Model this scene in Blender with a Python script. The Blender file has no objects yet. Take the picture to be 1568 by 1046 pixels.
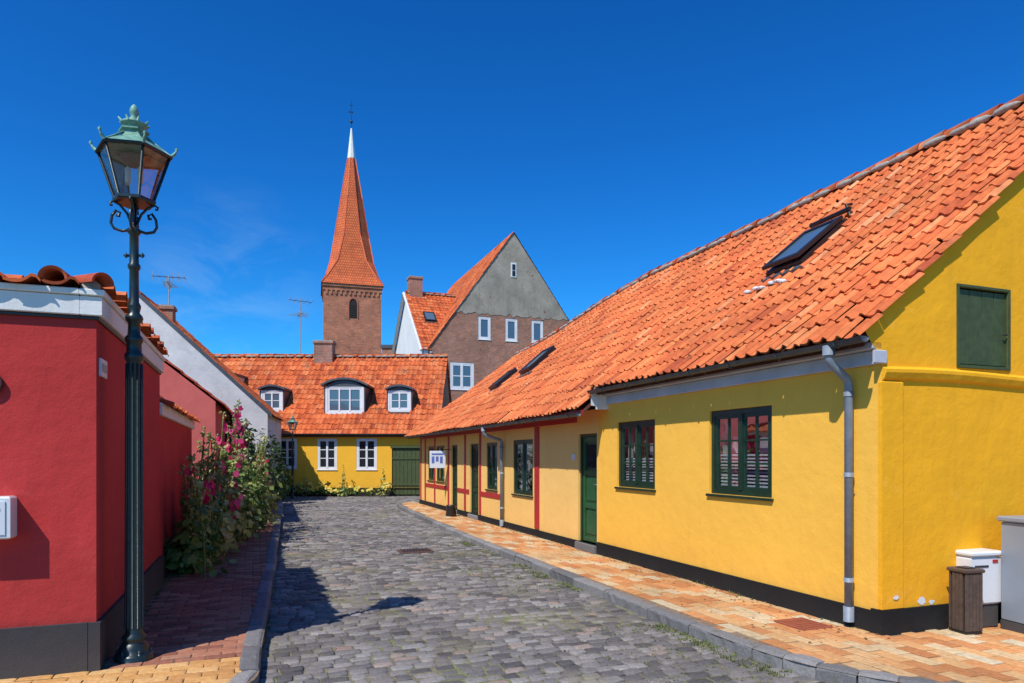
import bpy, math, random
from mathutils import Vector, noise as mnoise
random.seed(7)
R = random.random
def U(a,b): return a+(b-a)*random.random()
D = bpy.data
sc = bpy.context.scene
COL = sc.collection

# ------------------------------------------------------------ materials
def new_mat(name):
    m = D.materials.new(name); m.use_nodes = True
    nt = m.node_tree
    b = nt.nodes['Principled BSDF']
    return m, nt, b
def N(nt, t, **kw):
    n = nt.nodes.new(t)
    for k,v in kw.items(): setattr(n,k,v)
    return n
def L(nt,a,b): nt.links.new(a,b)
def mixc(nt, fac, a, b, mode='MIX'):
    n = nt.nodes.new('ShaderNodeMix'); n.data_type='RGBA'; n.blend_type=mode
    for sock,val in ((n.inputs[0],fac),(n.inputs[6],a),(n.inputs[7],b)):
        if hasattr(val,'links'): nt.links.new(val,sock)
        elif isinstance(val,(int,float)): sock.default_value = val
        else: sock.default_value = (*val[:3],1)
    return n.outputs[2]
def ramp(nt, src, stops):
    r = nt.nodes.new('ShaderNodeValToRGB')
    el = r.color_ramp.elements
    while len(el)<len(stops): el.new(.5)
    for e,(p,c) in zip(el,stops):
        e.position=p
        e.color = (c,c,c,1) if isinstance(c,(int,float)) else (*c,1)
    nt.links.new(src,r.inputs[0])
    return r.outputs[0]
def noise(nt, vec, scale, detail=4, rough=.55, dist=0):
    n = N(nt,'ShaderNodeTexNoise'); n.inputs['Scale'].default_value=scale
    n.inputs['Detail'].default_value=detail; n.inputs['Roughness'].default_value=rough
    n.inputs['Distortion'].default_value=dist
    if vec is not None: L(nt,vec,n.inputs['Vector'])
    return n.outputs['Fac']
def bump(nt, h, strength=.5, dist=.01, prev=None):
    b = N(nt,'ShaderNodeBump'); b.inputs['Strength'].default_value=strength; b.inputs['Distance'].default_value=dist
    L(nt,h,b.inputs['Height'])
    if prev is not None: L(nt,prev,b.inputs['Normal'])
    return b.outputs['Normal']
def pos(nt): return N(nt,'ShaderNodeNewGeometry').outputs['Position']

def stucco(name, col, var=.12, dirt=.35, dirt_h=.6, dirtcol=(.18,.13,.09), bs=.5, patch=None, streak=.18, chips=None):
    m,nt,b = new_mat(name)
    p = pos(nt)
    n1 = noise(nt,p,.9,5,.6); n2 = noise(nt,p,5,4,.55); n3 = noise(nt,p,70,3,.6)
    c = mixc(nt, ramp(nt,n1,[(.3,0.),(.7,1.)]), [x*(1-var) for x in col], [min(1,x*(1+var*.5)) for x in col])
    c = mixc(nt, ramp(nt,n2,[(.5,0.),(.75,.3)]), c, [x*(1-var*1.6) for x in col])
    if patch:
        n5 = noise(nt,p,1.7,6,.65,.4)
        c = mixc(nt, ramp(nt,n5,[(.60,0.),(.66,.55)]), c, patch)
    sx = N(nt,'ShaderNodeSeparateXYZ'); L(nt,p,sx.inputs[0])
    md = N(nt,'ShaderNodeMath',operation='MULTIPLY_ADD'); L(nt,n2,md.inputs[0]); md.inputs[1].default_value=-dirt_h*.9
    L(nt,sx.outputs[2],md.inputs[2])
    mr = N(nt,'ShaderNodeMapRange'); L(nt,md.outputs[0],mr.inputs[0]); mr.inputs[1].default_value=-.2; mr.inputs[2].default_value=dirt_h
    mr.inputs[3].default_value=dirt; mr.inputs[4].default_value=0
    c = mixc(nt, mr.outputs[0], c, dirtcol)
    mp = N(nt,'ShaderNodeMapping'); mp.inputs['Scale'].default_value=(5,5,.35); L(nt,p,mp.inputs[0])
    st = noise(nt,mp.outputs[0],1.5,4,.6)
    c = mixc(nt, ramp(nt,st,[(.55,0.),(.8,streak)]), c, [x*.7 for x in dirtcol], 'MIX')
    if chips:
        n6 = noise(nt,p,2.6,3,.5,.2)
        c = mixc(nt, ramp(nt,n6,[(.715,0.),(.725,.8)]), c, chips)
    L(nt,c,b.inputs['Base Color']); b.inputs['Roughness'].default_value=.88
    b.inputs['Specular IOR Level'].default_value=.15
    nb = bump(nt,n2,bs*.55,.028); nb = bump(nt,n3,bs*.5,.005,nb)
    L(nt,nb,b.inputs['Normal'])
    return m

def plain(name, col, rough=.6, metal=0, var=.15, scale=12, spec=.5, bs=.15, dist=.004):
    m,nt,b = new_mat(name)
    p = pos(nt); n = noise(nt,p,scale,5,.6)
    c = mixc(nt, ramp(nt,n,[(.3,0.),(.7,1.)]), [x*(1-var) for x in col],[min(1,x*(1+var)) for x in col])
    L(nt,c,b.inputs['Base Color']); b.inputs['Roughness'].default_value=rough; b.inputs['Metallic'].default_value=metal
    b.inputs['Specular IOR Level'].default_value=spec
    L(nt,bump(nt,noise(nt,p,scale*6,3),bs,dist),b.inputs['Normal'])
    return m

def rndmat(name, stops, rough=.8, nscale=18, bs=.5, bdist=.006, speck=None, spec=.3, moss=None, big=None):
    m,nt,b = new_mat(name)
    a = N(nt,'ShaderNodeAttribute',attribute_name='rnd')
    c = ramp(nt,a.outputs['Fac'],stops)
    p = pos(nt); n = noise(nt,p,nscale,5,.65)
    c = mixc(nt, .55, c, ramp(nt,n,[(.25,.35),(.75,1.25)]), 'MULTIPLY')
    if speck:
        n2 = noise(nt,p,speck[2],5,.7)
        c = mixc(nt, ramp(nt,n2,[(speck[1],0.),(speck[1]+.1,speck[3])]), c, speck[0])
    if moss:
        n3 = noise(nt,p,moss[2],5,.6)
        c = mixc(nt, ramp(nt,n3,[(moss[1],0.),(moss[1]+.12,moss[3])]), c, moss[0])
    if big:
        n4 = noise(nt,p,big,4,.6)
        c = mixc(nt, 1., c, ramp(nt,n4,[(.3,.72),(.7,1.12)]),'MULTIPLY')
    L(nt,c,b.inputs['Base Color']); b.inputs['Roughness'].default_value=rough
    b.inputs['Specular IOR Level'].default_value=spec
    L(nt,bump(nt,n,bs,bdist),b.inputs['Normal'])
    return m

def brickmat(name, c1, c2, mortar, bw=.23, bh=.075, msize=.012, patch=None):
    m,nt,b = new_mat(name)
    uv = N(nt,'ShaderNodeUVMap'); uv.uv_map='UVMap'
    t = N(nt,'ShaderNodeTexBrick'); L(nt,uv.outputs[0],t.inputs['Vector'])
    t.inputs['Scale'].default_value=1; t.inputs['Brick Width'].default_value=bw; t.inputs['Row Height'].default_value=bh
    t.inputs['Mortar Size'].default_value=msize; t.inputs['Color1'].default_value=(*c1,1); t.inputs['Color2'].default_value=(*c2,1)
    t.inputs['Mortar'].default_value=(*mortar,1); t.inputs['Bias'].default_value=.0
    p = pos(nt); n = noise(nt,p,.8,6,.65); n2=noise(nt,p,6,4)
    c = mixc(nt,.8,t.outputs['Color'],ramp(nt,n,[(.3,.6),(.7,1.3)]),'MULTIPLY')
    c = mixc(nt,.5,c,ramp(nt,n2,[(.3,.6),(.7,1.25)]),'MULTIPLY')
    if patch:
        n3 = noise(nt,p,.45,6,.7,.5)
        c = mixc(nt,ramp(nt,n3,[(.55,0.),(.62,.55)]),c,patch)
    L(nt,c,b.inputs['Base Color']); b.inputs['Roughness'].default_value=.9
    L(nt,bump(nt,t.outputs['Fac'],-.4,.01),b.inputs['Normal'])
    return m

M_yellow = stucco('yellow_limewash',(.94,.50,.07),var=.06,dirt=.3,dirt_h=.35,dirtcol=(.55,.28,.08),bs=.7,streak=.10)
M_yellow2 = stucco('yellow_limewash_gable',(.93,.43,.018),var=.09,dirt=.3,dirt_h=.35,dirtcol=(.50,.25,.05),bs=.8,patch=(.95,.48,.05),streak=.12)
M_yellowL = stucco('pale_yellow_limewash',(.90,.54,.16),var=.07,dirt=.3,dirt_h=.3,dirtcol=(.45,.3,.12),bs=.6,streak=.12)
M_yellowB = stucco('deep_yellow_limewash',(.88,.46,.04),var=.08,dirt=.3,dirt_h=.35,dirtcol=(.45,.25,.08),bs=.5)
M_red = stucco('red_limewash',(.52,.045,.042),var=.12,dirt=.35,dirt_h=.8,dirtcol=(.22,.04,.03),bs=.8,patch=(.58,.075,.065),streak=.15)
M_pink = stucco('faded_red_limewash',(.58,.13,.11),var=.15,dirt=.2,dirtcol=(.3,.1,.08))
M_white = stucco('white_limewash',(.76,.75,.72),var=.08,dirt=.25,dirtcol=(.3,.28,.25))
M_whiteold = stucco('weathered_white_limewash',(.64,.63,.61),var=.2,dirt=.3,dirtcol=(.25,.23,.2),patch=(.48,.48,.47))
M_greyrender = stucco('grey_cement_render',(.35,.31,.25),var=.3,dirt=.0,patch=(.23,.20,.16),bs=.9,chips=(.22,.11,.07),streak=.5,dirtcol=(.17,.14,.11))
M_plinth = stucco('tarred_plinth',(.014,.014,.015),var=.3,dirt=.25,dirt_h=.2,dirtcol=(.08,.07,.06),bs=.8,streak=.05)
M_plinthg = stucco('grey_tarred_plinth',(.05,.047,.052),var=.3,dirt=.4,dirt_h=.3,dirtcol=(.13,.11,.09),bs=.6)
M_tile = rndmat('clay_pantiles',[(0,(.44,.08,.026)),(.08,(.62,.13,.037)),(.4,(.72,.17,.047)),(.8,(.76,.20,.056)),(.95,(.80,.25,.08)),(1,(.80,.33,.15))],rough=.78,nscale=11,bs=.35,
                speck=((.36,.18,.10),.59,6,.45),moss=((.26,.13,.07),.60,1.6,.3),big=.9)
M_tile2 = rndmat('clay_pantiles_weathered',[(0,(.42,.07,.02)),(.3,(.61,.12,.03)),(.7,(.70,.155,.042)),(1,(.76,.22,.075))],rough=.8,nscale=11,bs=.3,
                speck=((.18,.11,.07),.56,2.2,.55),big=.7)
M_tiledark = rndmat('old_red_tiles',[(0,(.28,.045,.025)),(.5,(.50,.085,.035)),(1,(.64,.15,.06))],rough=.8,nscale=16,speck=((.14,.10,.08),.58,12,.6))
M_under = plain('roof_underlay',(.10,.035,.02),.95)
M_mortar = plain('lime_mortar',(.33,.30,.26),.95,var=.3,scale=20,bs=.6,dist=.01)
M_wtrim = plain('white_painted_trim',(.72,.72,.72),.55,var=.08,scale=3)
M_gtrim = plain('grey_white_painted_board',(.46,.47,.52),.6,var=.14,scale=2.5)
M_greenpaint = plain('dark_green_paint',(.012,.034,.018),.35,var=.25,scale=9)
M_doorgreen = plain('green_door_paint',(.018,.088,.032),.35,var=.2,scale=6)
M_shutter = plain('faded_green_shutter_paint',(.055,.075,.022),.6,var=.25,scale=12)
M_redpaint = plain('red_timber_paint',(.42,.025,.022),.5,var=.15)
M_zinc = plain('zinc_gutter',(.21,.24,.28),.5,metal=.1,var=.18,scale=8)
M_zincdk = plain('dark_zinc',(.07,.08,.09),.5,metal=.2,var=.25,scale=8)
M_iron = plain('green_black_iron',(.014,.027,.028),.34,metal=.2,var=.3,scale=25,spec=.6)
M_copper = plain('verdigris_copper',(.14,.30,.23),.6,metal=.1,var=.4,scale=22)
M_black = plain('black_paint',(.015,.015,.017),.4)
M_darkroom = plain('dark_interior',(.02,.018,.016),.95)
M_blind = plain('pale_blinds',(.48,.46,.49),.8)
M_curtain = plain('net_curtain',(.5,.5,.48),.9,var=.25,scale=14)
M_antenna = plain('antenna_aluminium',(.20,.20,.21),.5,metal=.3)
M_binbrown = plain('brown_wood_bin',(.085,.055,.04),.7,var=.3,scale=18)
M_boxwhite = plain('white_enamel_box',(.68,.69,.71),.35,var=.04,scale=3)
M_cabgrey = plain('grey_cabinet_metal',(.25,.28,.32),.4,var=.06,scale=3)
M_brick = brickmat('old_brown_brick',(.46,.16,.09),(.27,.10,.065),(.34,.25,.185),patch=(.33,.175,.115))
M_brickt = brickmat('tower_brick',(.54,.165,.08),(.34,.105,.056),(.36,.23,.155),bw=.5,bh=.16,msize=.02,patch=(.43,.17,.10))
M_brickc = brickmat('chimney_brick',(.38,.13,.08),(.30,.11,.07),(.32,.26,.2))
M_cobble = rndmat('granite_setts',[(0,(.10,.09,.088)),(.25,(.17,.153,.146)),(.5,(.215,.193,.18)),(.75,(.26,.232,.212)),(.92,(.33,.305,.285)),(1,(.34,.24,.19))],
                  rough=.85,nscale=30,bs=.8,bdist=.01,moss=((.21,.19,.095),.56,1.1,.45),big=.5,spec=.2,speck=((.33,.31,.28),.62,14,.4))
M_kerb = rndmat('granite_kerb',[(0,(.15,.145,.145)),(.5,(.22,.21,.205)),(1,(.30,.28,.265))],rough=.8,nscale=40,bs=.6,bdist=.01,speck=((.12,.12,.08),.56,6,.6))
M_pavel = rndmat('red_clinker_bricks',[(0,(.26,.10,.065)),(.5,(.38,.15,.09)),(1,(.48,.23,.14))],rough=.85,nscale=30,bs=.5,moss=((.14,.10,.08),.58,3,.5),spec=.2)
M_pavey = rndmat('yellow_clinker_bricks',[(0,(.52,.24,.08)),(.5,(.66,.35,.12)),(1,(.72,.43,.18))],rough=.85,nscale=30,bs=.5,moss=((.3,.2,.12),.60,3,.5),spec=.2)
M_pavr = rndmat('orange_beige_pavers',[(0,(.52,.21,.08)),(.3,(.68,.31,.12)),(.5,(.70,.39,.165)),(.7,(.67,.47,.25)),(1,(.66,.54,.35))],rough=.88,nscale=22,bs=.7,
                speck=((.34,.25,.16),.57,5,.6),moss=((.27,.20,.14),.58,1.3,.4),big=.8,spec=.15)

def mk_ground(name='ground_earth_and_moss'):
    m,nt,b = new_mat(name)
    p = pos(nt); n=noise(nt,p,1.3,6,.6); n2=noise(nt,p,25,4)
    c = ramp(nt,n,[(.32,(.15,.13,.095)),(.50,(.20,.175,.10)),(.66,(.16,.185,.055))])
    c = mixc(nt,.6,c,ramp(nt,n2,[(.3,.5),(.7,1.3)]),'MULTIPLY')
    L(nt,c,b.inputs['Base Color']); b.inputs['Roughness'].default_value=.95
    L(nt,bump(nt,n2,.8,.02),b.inputs['Normal']); return m
M_ground = mk_ground()

def mk_leaf(name, stops):
    m,nt,b = new_mat(name)
    a = N(nt,'ShaderNodeAttribute',attribute_name='rnd')
    c = ramp(nt,a.outputs['Fac'],stops)
    L(nt,c,b.inputs['Base Color']); b.inputs['Roughness'].default_value=.5
    tr = N(nt,'ShaderNodeBsdfTranslucent'); L(nt,c,tr.inputs[0])
    mx = N(nt,'ShaderNodeMixShader'); mx.inputs[0].default_value=.35
    L(nt,b.outputs[0],mx.inputs[1]); L(nt,tr.outputs[0],mx.inputs[2])
    L(nt,mx.outputs[0],nt.nodes['Material Output'].inputs[0]); return m
M_leaf = mk_leaf('hollyhock_leaves',[(0,(.05,.10,.02)),(.5,(.13,.22,.045)),(.85,(.24,.33,.075)),(1,(.42,.42,.13))])
M_leafd = mk_leaf('dark_leaves',[(0,(.02,.045,.015)),(.6,(.055,.105,.028)),(1,(.13,.19,.045))])
M_leafy = mk_leaf('dry_yellow_green_leaves',[(0,(.18,.22,.05)),(.5,(.36,.39,.11)),(1,(.60,.55,.22))])
M_grass = mk_leaf('weed_blades',[(0,(.07,.12,.025)),(.6,(.16,.20,.045)),(1,(.34,.31,.11))])
M_flower = mk_leaf('magenta_petals',[(0,(.58,.012,.08)),(.6,(.76,.035,.18)),(1,(.85,.15,.32))])
M_flowery = mk_leaf('yellow_petals',[(0,(.80,.55,.03)),(1,(.85,.70,.1))])

def mk_glass(name, tint=(.75,.8,.82), base=.02, mul=.45):
    m,nt,b = new_mat(name)
    g = N(nt,'ShaderNodeBsdfGlossy'); g.inputs['Roughness'].default_value=.03; g.inputs[0].default_value=(.9,.93,1,1)
    t = N(nt,'ShaderNodeBsdfTransparent'); t.inputs[0].default_value=(*tint,1)
    fr = N(nt,'ShaderNodeFresnel'); fr.inputs[0].default_value=1.45
    mth = N(nt,'ShaderNodeMath',operation='MULTIPLY_ADD'); L(nt,fr.outputs[0],mth.inputs[0]); mth.inputs[1].default_value=mul; mth.inputs[2].default_value=base
    L(nt,bump(nt,noise(nt,pos(nt),3,2),.25,.01),g.inputs['Normal'])
    mx = N(nt,'ShaderNodeMixShader'); L(nt,mth.outputs[0],mx.inputs[0]); L(nt,t.outputs[0],mx.inputs[1]); L(nt,g.outputs[0],mx.inputs[2])
    L(nt,mx.outputs[0],nt.nodes['Material Output'].inputs[0]); return m
M_glass = mk_glass('window_glass')
M_lampglass = mk_glass('lantern_glass',(.90,.90,.92),base=.06,mul=.8)
def mk_dglass(name,col=(.03,.04,.05),spec=.8):
    m,nt,b = new_mat(name); b.inputs['Base Color'].default_value=(*col,1); b.inputs['Roughness'].default_value=.06
    b.inputs['Specular IOR Level'].default_value=spec
    L(nt,bump(nt,noise(nt,pos(nt),1.5,2),.3,.02),b.inputs['Normal']); return m
M_dglass = mk_dglass('dark_window_glass',(.02,.024,.026),.5)
M_bglass = mk_dglass('sky_painted_window_glass',(.08,.13,.18))  # sky reflection put into the base colour as a blue tint

# ------------------------------------------------------------ mesh building
class Frame:
    def __init__(s, o, sx, z=0.):
        s.o=Vector((o[0],o[1],z)); v=Vector((sx[0],sx[1],0)).normalized(); s.a=v; s.b=Vector((v.y,-v.x,0))
    def p(s,x,t,z): return s.o+s.a*x+s.b*t+Vector((0,0,z))

class MB:
    def __init__(s): s.v=[];s.f=[];s.m=[];s.uv=[];s.r=[];s.sm=[]
    def face(s,pts,m=0,uv=None,r=None,sm=False):
        i=len(s.v); s.v+= [tuple(p) for p in pts]; n=len(pts)
        s.f.append(tuple(range(i,i+n))); s.m.append(m); s.r.append(random.random() if r is None else r); s.sm.append(sm)
        s.uv += uv if uv else [(p[0]+p[1],p[2]) for p in pts]
    def idx(s,verts,faces,m=0,r=None,sm=True):
        i=len(s.v); s.v += [tuple(p) for p in verts]; rr = random.random() if r is None else r
        for f in faces:
            s.f.append(tuple(i+k for k in f)); s.m.append(m); s.r.append(rr); s.sm.append(sm)
            s.uv += [(verts[k][0]+verts[k][1],verts[k][2]) for k in f]
    def box(s,F,x0,x1,t0,t1,z0,z1,m=0,bev=0,r=None):
        rr = random.random() if r is None else r
        if bev<=0:
            c=[F.p(x,t,z) for z in (z0,z1) for t in (t0,t1) for x in (x0,x1)]
            def q(a,b_,c_,d,uvs): s.face([c[a],c[b_],c[c_],c[d]],m,uvs,rr)
            ux=[(x0,z0),(x1,z0),(x1,z1),(x0,z1)]; ut=[(t0,z0),(t1,z0),(t1,z1),(t0,z1)]; uh=[(x0,t0),(x1,t0),(x1,t1),(x0,t1)]
            q(0,1,5,4,ux); q(2,3,7,6,ux); q(0,2,6,4,ut); q(1,3,7,5,ut); q(0,1,3,2,uh); q(4,5,7,6,uh)
        else:
            e=bev
            ring=lambda ins,z:[F.p(x0+ins,t0+ins,z),F.p(x1-ins,t0+ins,z),F.p(x1-ins,t1-ins,z),F.p(x0+ins,t1-ins,z)]
            V=ring(e,z0)+ring(0,z0+e)+ring(0,z1-e)+ring(e,z1)
            fs=[(0,1,2,3),(12,13,14,15)]
            for k in range(3):
                for j in range(4): fs.append((k*4+j,k*4+(j+1)%4,k*4+4+(j+1)%4,k*4+4+j))
            s.idx(V,fs,m,rr,False)
    def lathe(s,c,prof,n=16,m=0,rot=0,sm=True):
        V=[];F_=[]
        for (rad,z) in prof:
            for k in range(n):
                a=rot+2*math.pi*k/n; V.append((c[0]+rad*math.cos(a),c[1]+rad*math.sin(a),c[2]+z))
        for i in range(len(prof)-1):
            for k in range(n): F_.append((i*n+k,i*n+(k+1)%n,(i+1)*n+(k+1)%n,(i+1)*n+k))
        F_.append(tuple(range(n))); F_.append(tuple((len(prof)-1)*n+k for k in range(n)))
        s.idx(V,F_,m,None,sm)
    def tube(s,pts,rad,n=8,m=0,r=None):
        pts=[Vector(p) for p in pts]; V=[];F_=[]
        up=None
        for i,p in enumerate(pts):
            d=(pts[min(i+1,len(pts)-1)]-pts[max(i-1,0)]).normalized()
            if up is None:
                up=Vector((0,0,1)) if abs(d.z)<.9 else Vector((1,0,0))
            x=d.cross(up).normalized(); y=x.cross(d).normalized(); up=y
            rr=rad[i] if isinstance(rad,(list,tuple)) else rad
            for k in range(n):
                a=2*math.pi*k/n; V.append(p+x*math.cos(a)*rr+y*math.sin(a)*rr)
        for i in range(len(pts)-1):
            for k in range(n): F_.append((i*n+k,i*n+(k+1)%n,(i+1)*n+(k+1)%n,(i+1)*n+k))
        F_.append(tuple(range(n))); F_.append(tuple((len(pts)-1)*n+k for k in range(n)))
        s.idx(V,F_,m,r,True)
    def obj(s,name,mats,parent=None):
        me=D.meshes.new(name); me.from_pydata(s.v,[],s.f)
        for m in mats: me.materials.append(m)
        me.polygons.foreach_set('material_index',s.m); me.polygons.foreach_set('use_smooth',s.sm)
        uvl=me.uv_layers.new(name='UVMap'); uvl.data.foreach_set('uv',[c for u in s.uv for c in u])
        at=me.attributes.new('rnd','FLOAT','FACE'); at.data.foreach_set('value',s.r)
        me.update(); o=D.objects.new(name,me); COL.objects.link(o)
        if parent: o.parent=parent
        return o
def empty(name):
    e=D.objects.new(name,None); COL.objects.link(e); e.empty_display_size=.3; return e

def wall(F,x0,x1,z0,z1,holes,parent,name,mats,depth=.12,m=0):
    mb=MB()
    xs=sorted({x0,x1}|{h[0] for h in holes}|{h[1] for h in holes}); zs=sorted({z0,z1}|{h[2] for h in holes}|{h[3] for h in holes})
    for i in range(len(xs)-1):
        for j in range(len(zs)-1):
            a,b_,c,d=xs[i],xs[i+1],zs[j],zs[j+1]; mx,mz=(a+b_)/2,(c+d)/2
            if any(h[0]<mx<h[1] and h[2]<mz<h[3] for h in holes): continue
            mb.face([F.p(a,0,c),F.p(b_,0,c),F.p(b_,0,d),F.p(a,0,d)],m,[(a,c),(b_,c),(b_,d),(a,d)])
    for h in holes:
        a,b_,c,d=h[:4]
        for (p,q,r_,s_) in (((a,0,c),(a,depth,c),(a,depth,d),(a,0,d)),((b_,0,c),(b_,depth,c),(b_,depth,d),(b_,0,d)),
                            ((a,0,c),(b_,0,c),(b_,depth,c),(a,depth,c)),((a,0,d),(b_,0,d),(b_,depth,d),(a,depth,d))):
            mb.face([F.p(*p),F.p(*q),F.p(*r_),F.p(*s_)],m)
    return mb.obj(name,mats,parent)

def window(F,x0,x1,z0,z1,parent,fmat,leaves=2,nx=1,ny=3,fw=.055,mw=.022,inset=.04,glass=None,sill=None,interior='room',mmat=None,name='window'):
    mb=MB(); d0,d1=inset,inset+.05
    g=.003
    X0,X1,Z0,Z1=x0+g,x1-g,z0+g,z1-g
    mb.box(F,X0,X0+fw,d0,d1,Z0,Z1); mb.box(F,X1-fw,X1,d0,d1,Z0,Z1)
    mb.box(F,X0+fw,X1-fw,d0,d1,Z0,Z0+fw); mb.box(F,X0+fw,X1-fw,d0,d1,Z1-fw,Z1)
    lw=(X1-X0-2*fw)/leaves
    for l in range(leaves):
        a=X0+fw+l*lw; b_=a+lw; sf=fw*.7
        if l>0: mb.box(F,a-fw*.55,a+fw*.55,d0-.012,d1-.003,Z0+fw,Z1-fw)
        mb.box(F,a+.004,a+sf,d0+.008,d1-.006,Z0+fw,Z1-fw); mb.box(F,b_-sf,b_-.004,d0+.008,d1-.006,Z0+fw,Z1-fw)
        mb.box(F,a+sf,b_-sf,d0+.008,d1-.006,Z0+fw,Z0+fw+sf); mb.box(F,a+sf,b_-sf,d0+.008,d1-.006,Z1-fw-sf,Z1-fw)
        A,B,C,E=a+sf,b_-sf,Z0+fw+sf,Z1-fw-sf
        for k in range(1,nx): x=A+(B-A)*k/nx; mb.box(F,x-mw/2,x+mw/2,d0+.014,d1-.009,C,E,1)
        for k in range(1,ny): z=C+(E-C)*k/ny; mb.box(F,A,B,d0+.017,d1-.012,z-mw/2,z+mw/2,1)
    if sill: mb.box(F,x0-.03,x1+.03,-.035,inset-.002,z0-.035,z0-.002,2,bev=.006)
    mb.obj(name+'_frame',[fmat,mmat or fmat,sill or fmat],parent)
    gb=MB(); gb.face([F.p(X0,d1-.02,Z0),F.p(X1,d1-.02,Z0),F.p(X1,d1-.02,Z1),F.p(X0,d1-.02,Z1)])
    gb.obj(name+'_glass',[glass or M_dglass],parent)
    if glass is M_glass:
        rb=MB(); e=.02
        for q in ([(X0-e,d1+.02),(X0-e,d1+.8)],[(X1+e,d1+.02),(X1+e,d1+.8)],[(X0-e,d1+.8),(X1+e,d1+.8)]):
            rb.face([F.p(q[0][0],q[0][1],Z0-e),F.p(q[1][0],q[1][1],Z0-e),F.p(q[1][0],q[1][1],Z1+e),F.p(q[0][0],q[0][1],Z1+e)])
        for z in (Z0-e,Z1+e): rb.face([F.p(X0-e,d1+.02,z),F.p(X1+e,d1+.02,z),F.p(X1+e,d1+.8,z),F.p(X0-e,d1+.8,z)])
        H=(Z1-Z0)
        if interior=='blinds':
            z=Z0+.02
            while z<Z0+H*.46:
                rb.face([F.p(X0+.05,d1+.03,z),F.p(X1-.05,d1+.03,z),F.p(X1-.05,d1+.045,z+.022),F.p(X0+.05,d1+.045,z+.022)],1); z+=.04
            rb.box(F,X0+.12,X0+.34,d1+.05,d1+.11,Z0+H*.49,Z0+H*.66,1)
            rb.lathe(F.p(X1-.28,d1+.1,Z0+H*.49),[(.03,0),(.06,.06),(.03,.16),(.04,.2)],10,1)
        if interior in ('curtain','blinds'):
            n=28
            for side in (0,1):
                w=(X1-X0)*(.3 if interior=='curtain' else .10); ox=X0+.02 if side==0 else X1-.02-w
                pts=[(ox+w*k/n, d1+.12+.02*math.sin(k*1.3)) for k in range(n+1)]
                for k in range(n):
                    a,b_=pts[k],pts[k+1]; rb.face([F.p(a[0],a[1],Z0),F.p(b_[0],b_[1],Z0),F.p(b_[0],b_[1],Z1),F.p(a[0],a[1],Z1)],2,sm=True)
        rb.obj(name+'_interior',[M_darkroom,M_blind,M_curtain],parent)

def door(F,x0,x1,z0,z1,parent,mat,fmat,inset=.07,name='door',panels=3):
    mb=MB(); fw=.05; d=inset
    mb.box(F,x0+.003,x0+fw,d-.03,d+.05,z0,z1-.003,1); mb.box(F,x1-fw,x1-.003,d-.03,d+.05,z0,z1-.003,1); mb.box(F,x0+fw,x1-fw,d-.03,d+.05,z1-fw,z1-.003,1)
    mb.box(F,x0+fw,x1-fw,d+.02,d+.05,z0,z1-fw,0)
    H=z1-fw-z0; A,B=x0+fw,x1-fw; st=.09
    mb.box(F,A+.003,A+st,d-.005,d+.02,z0+.01,z1-fw-.003,0,bev=.004); mb.box(F,B-st,B-.003,d-.005,d+.02,z0+.01,z1-fw-.003,0,bev=.004)
    for k in range(panels+1):
        z=z0+.01+(H-.1)*k/panels
        mb.box(F,A+st+.001,B-st-.001,d-.004,d+.02,z,z+.085,0,bev=.004)
    for k in range(panels):
        za=z0+.01+(H-.1)*k/panels+.13; zb=z0+.01+(H-.1)*(k+1)/panels-.045
        top = (k==panels-1)
        mb.box(F,A+st+.04,B-st-.04,d+.004,d+.019,za,zb,3 if top else 0,bev=.006 if not top else 0)
    p=F.p(A+.05,d-.04,z0+1.0); mb.tube([p,F.p(A+.13,d-.04,z0+1.0)],.009,6,2); mb.tube([F.p(A+.05,d,z0+1.0),p],.008,6,2)
    mb.box(F,x0-.02,x1+.02,-.06,d-.035,z0-.15,z0-.01,4,bev=.01)
    mb.obj(name,[mat,fmat,M_zinc,M_dglass,M_kerb],parent)

def tileprof(x):
    return .040*math.sin(math.pi*x/.42) if x<.42 else -.012*math.sin(math.pi*(x-.42)/.58)
def pantiles(P,nrm,s0,s1,t0,t1,mat,parent,name='roof_tiles',w=.178,c=.245,nx=9,amp=.88,lift=.027,jit=1.,skip=None):
    mb=MB(); nc=max(1,round((s1-s0)/w)); w=(s1-s0)/nc; nr=max(1,round((t1-t0)/c)); c=(t1-t0)/nr
    colj=[U(-.008,.008)*jit for _ in range(nc)]
    for k in range(nr):
        for i in range(nc):
            if skip and skip(s0+(i+.5)*w,t0+(k+.5)*c): continue
            js=U(-.007,.007)*jit; jt=U(-.013,.013)*jit+colj[i]; jl=U(-.005,.007)*jit; tw=U(-.008,.008)*jit
            if R()<.03*jit: jt-=.028; jl+=.012; tw*=2
            V=[]
            for (tt,hl) in ((0,lift-.022),(0,lift),(.5,lift*.55),(1.05,.002)):
                for q in range(nx):
                    x=q/(nx-1)
                    s=s0+(i+x)*w+js+(tw*tt); t=t0+(k+tt)*c+jt
                    h=tileprof(x)*amp+hl+jl
                    V.append(P(s,t)+nrm*h)
            F_=[]
            for r_ in range(1,3):
                for q in range(nx-1): F_.append((r_*nx+q,r_*nx+q+1,(r_+1)*nx+q+1,(r_+1)*nx+q))
            rr=random.random()
            mb.idx(V,F_,0,rr,True)
            V2=V[:2*nx]; mb.idx(V2,[(q,q+1,nx+q+1,nx+q) for q in range(nx-1)],0,rr*.4,False)
    return mb.obj(name,[mat],parent)
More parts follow.
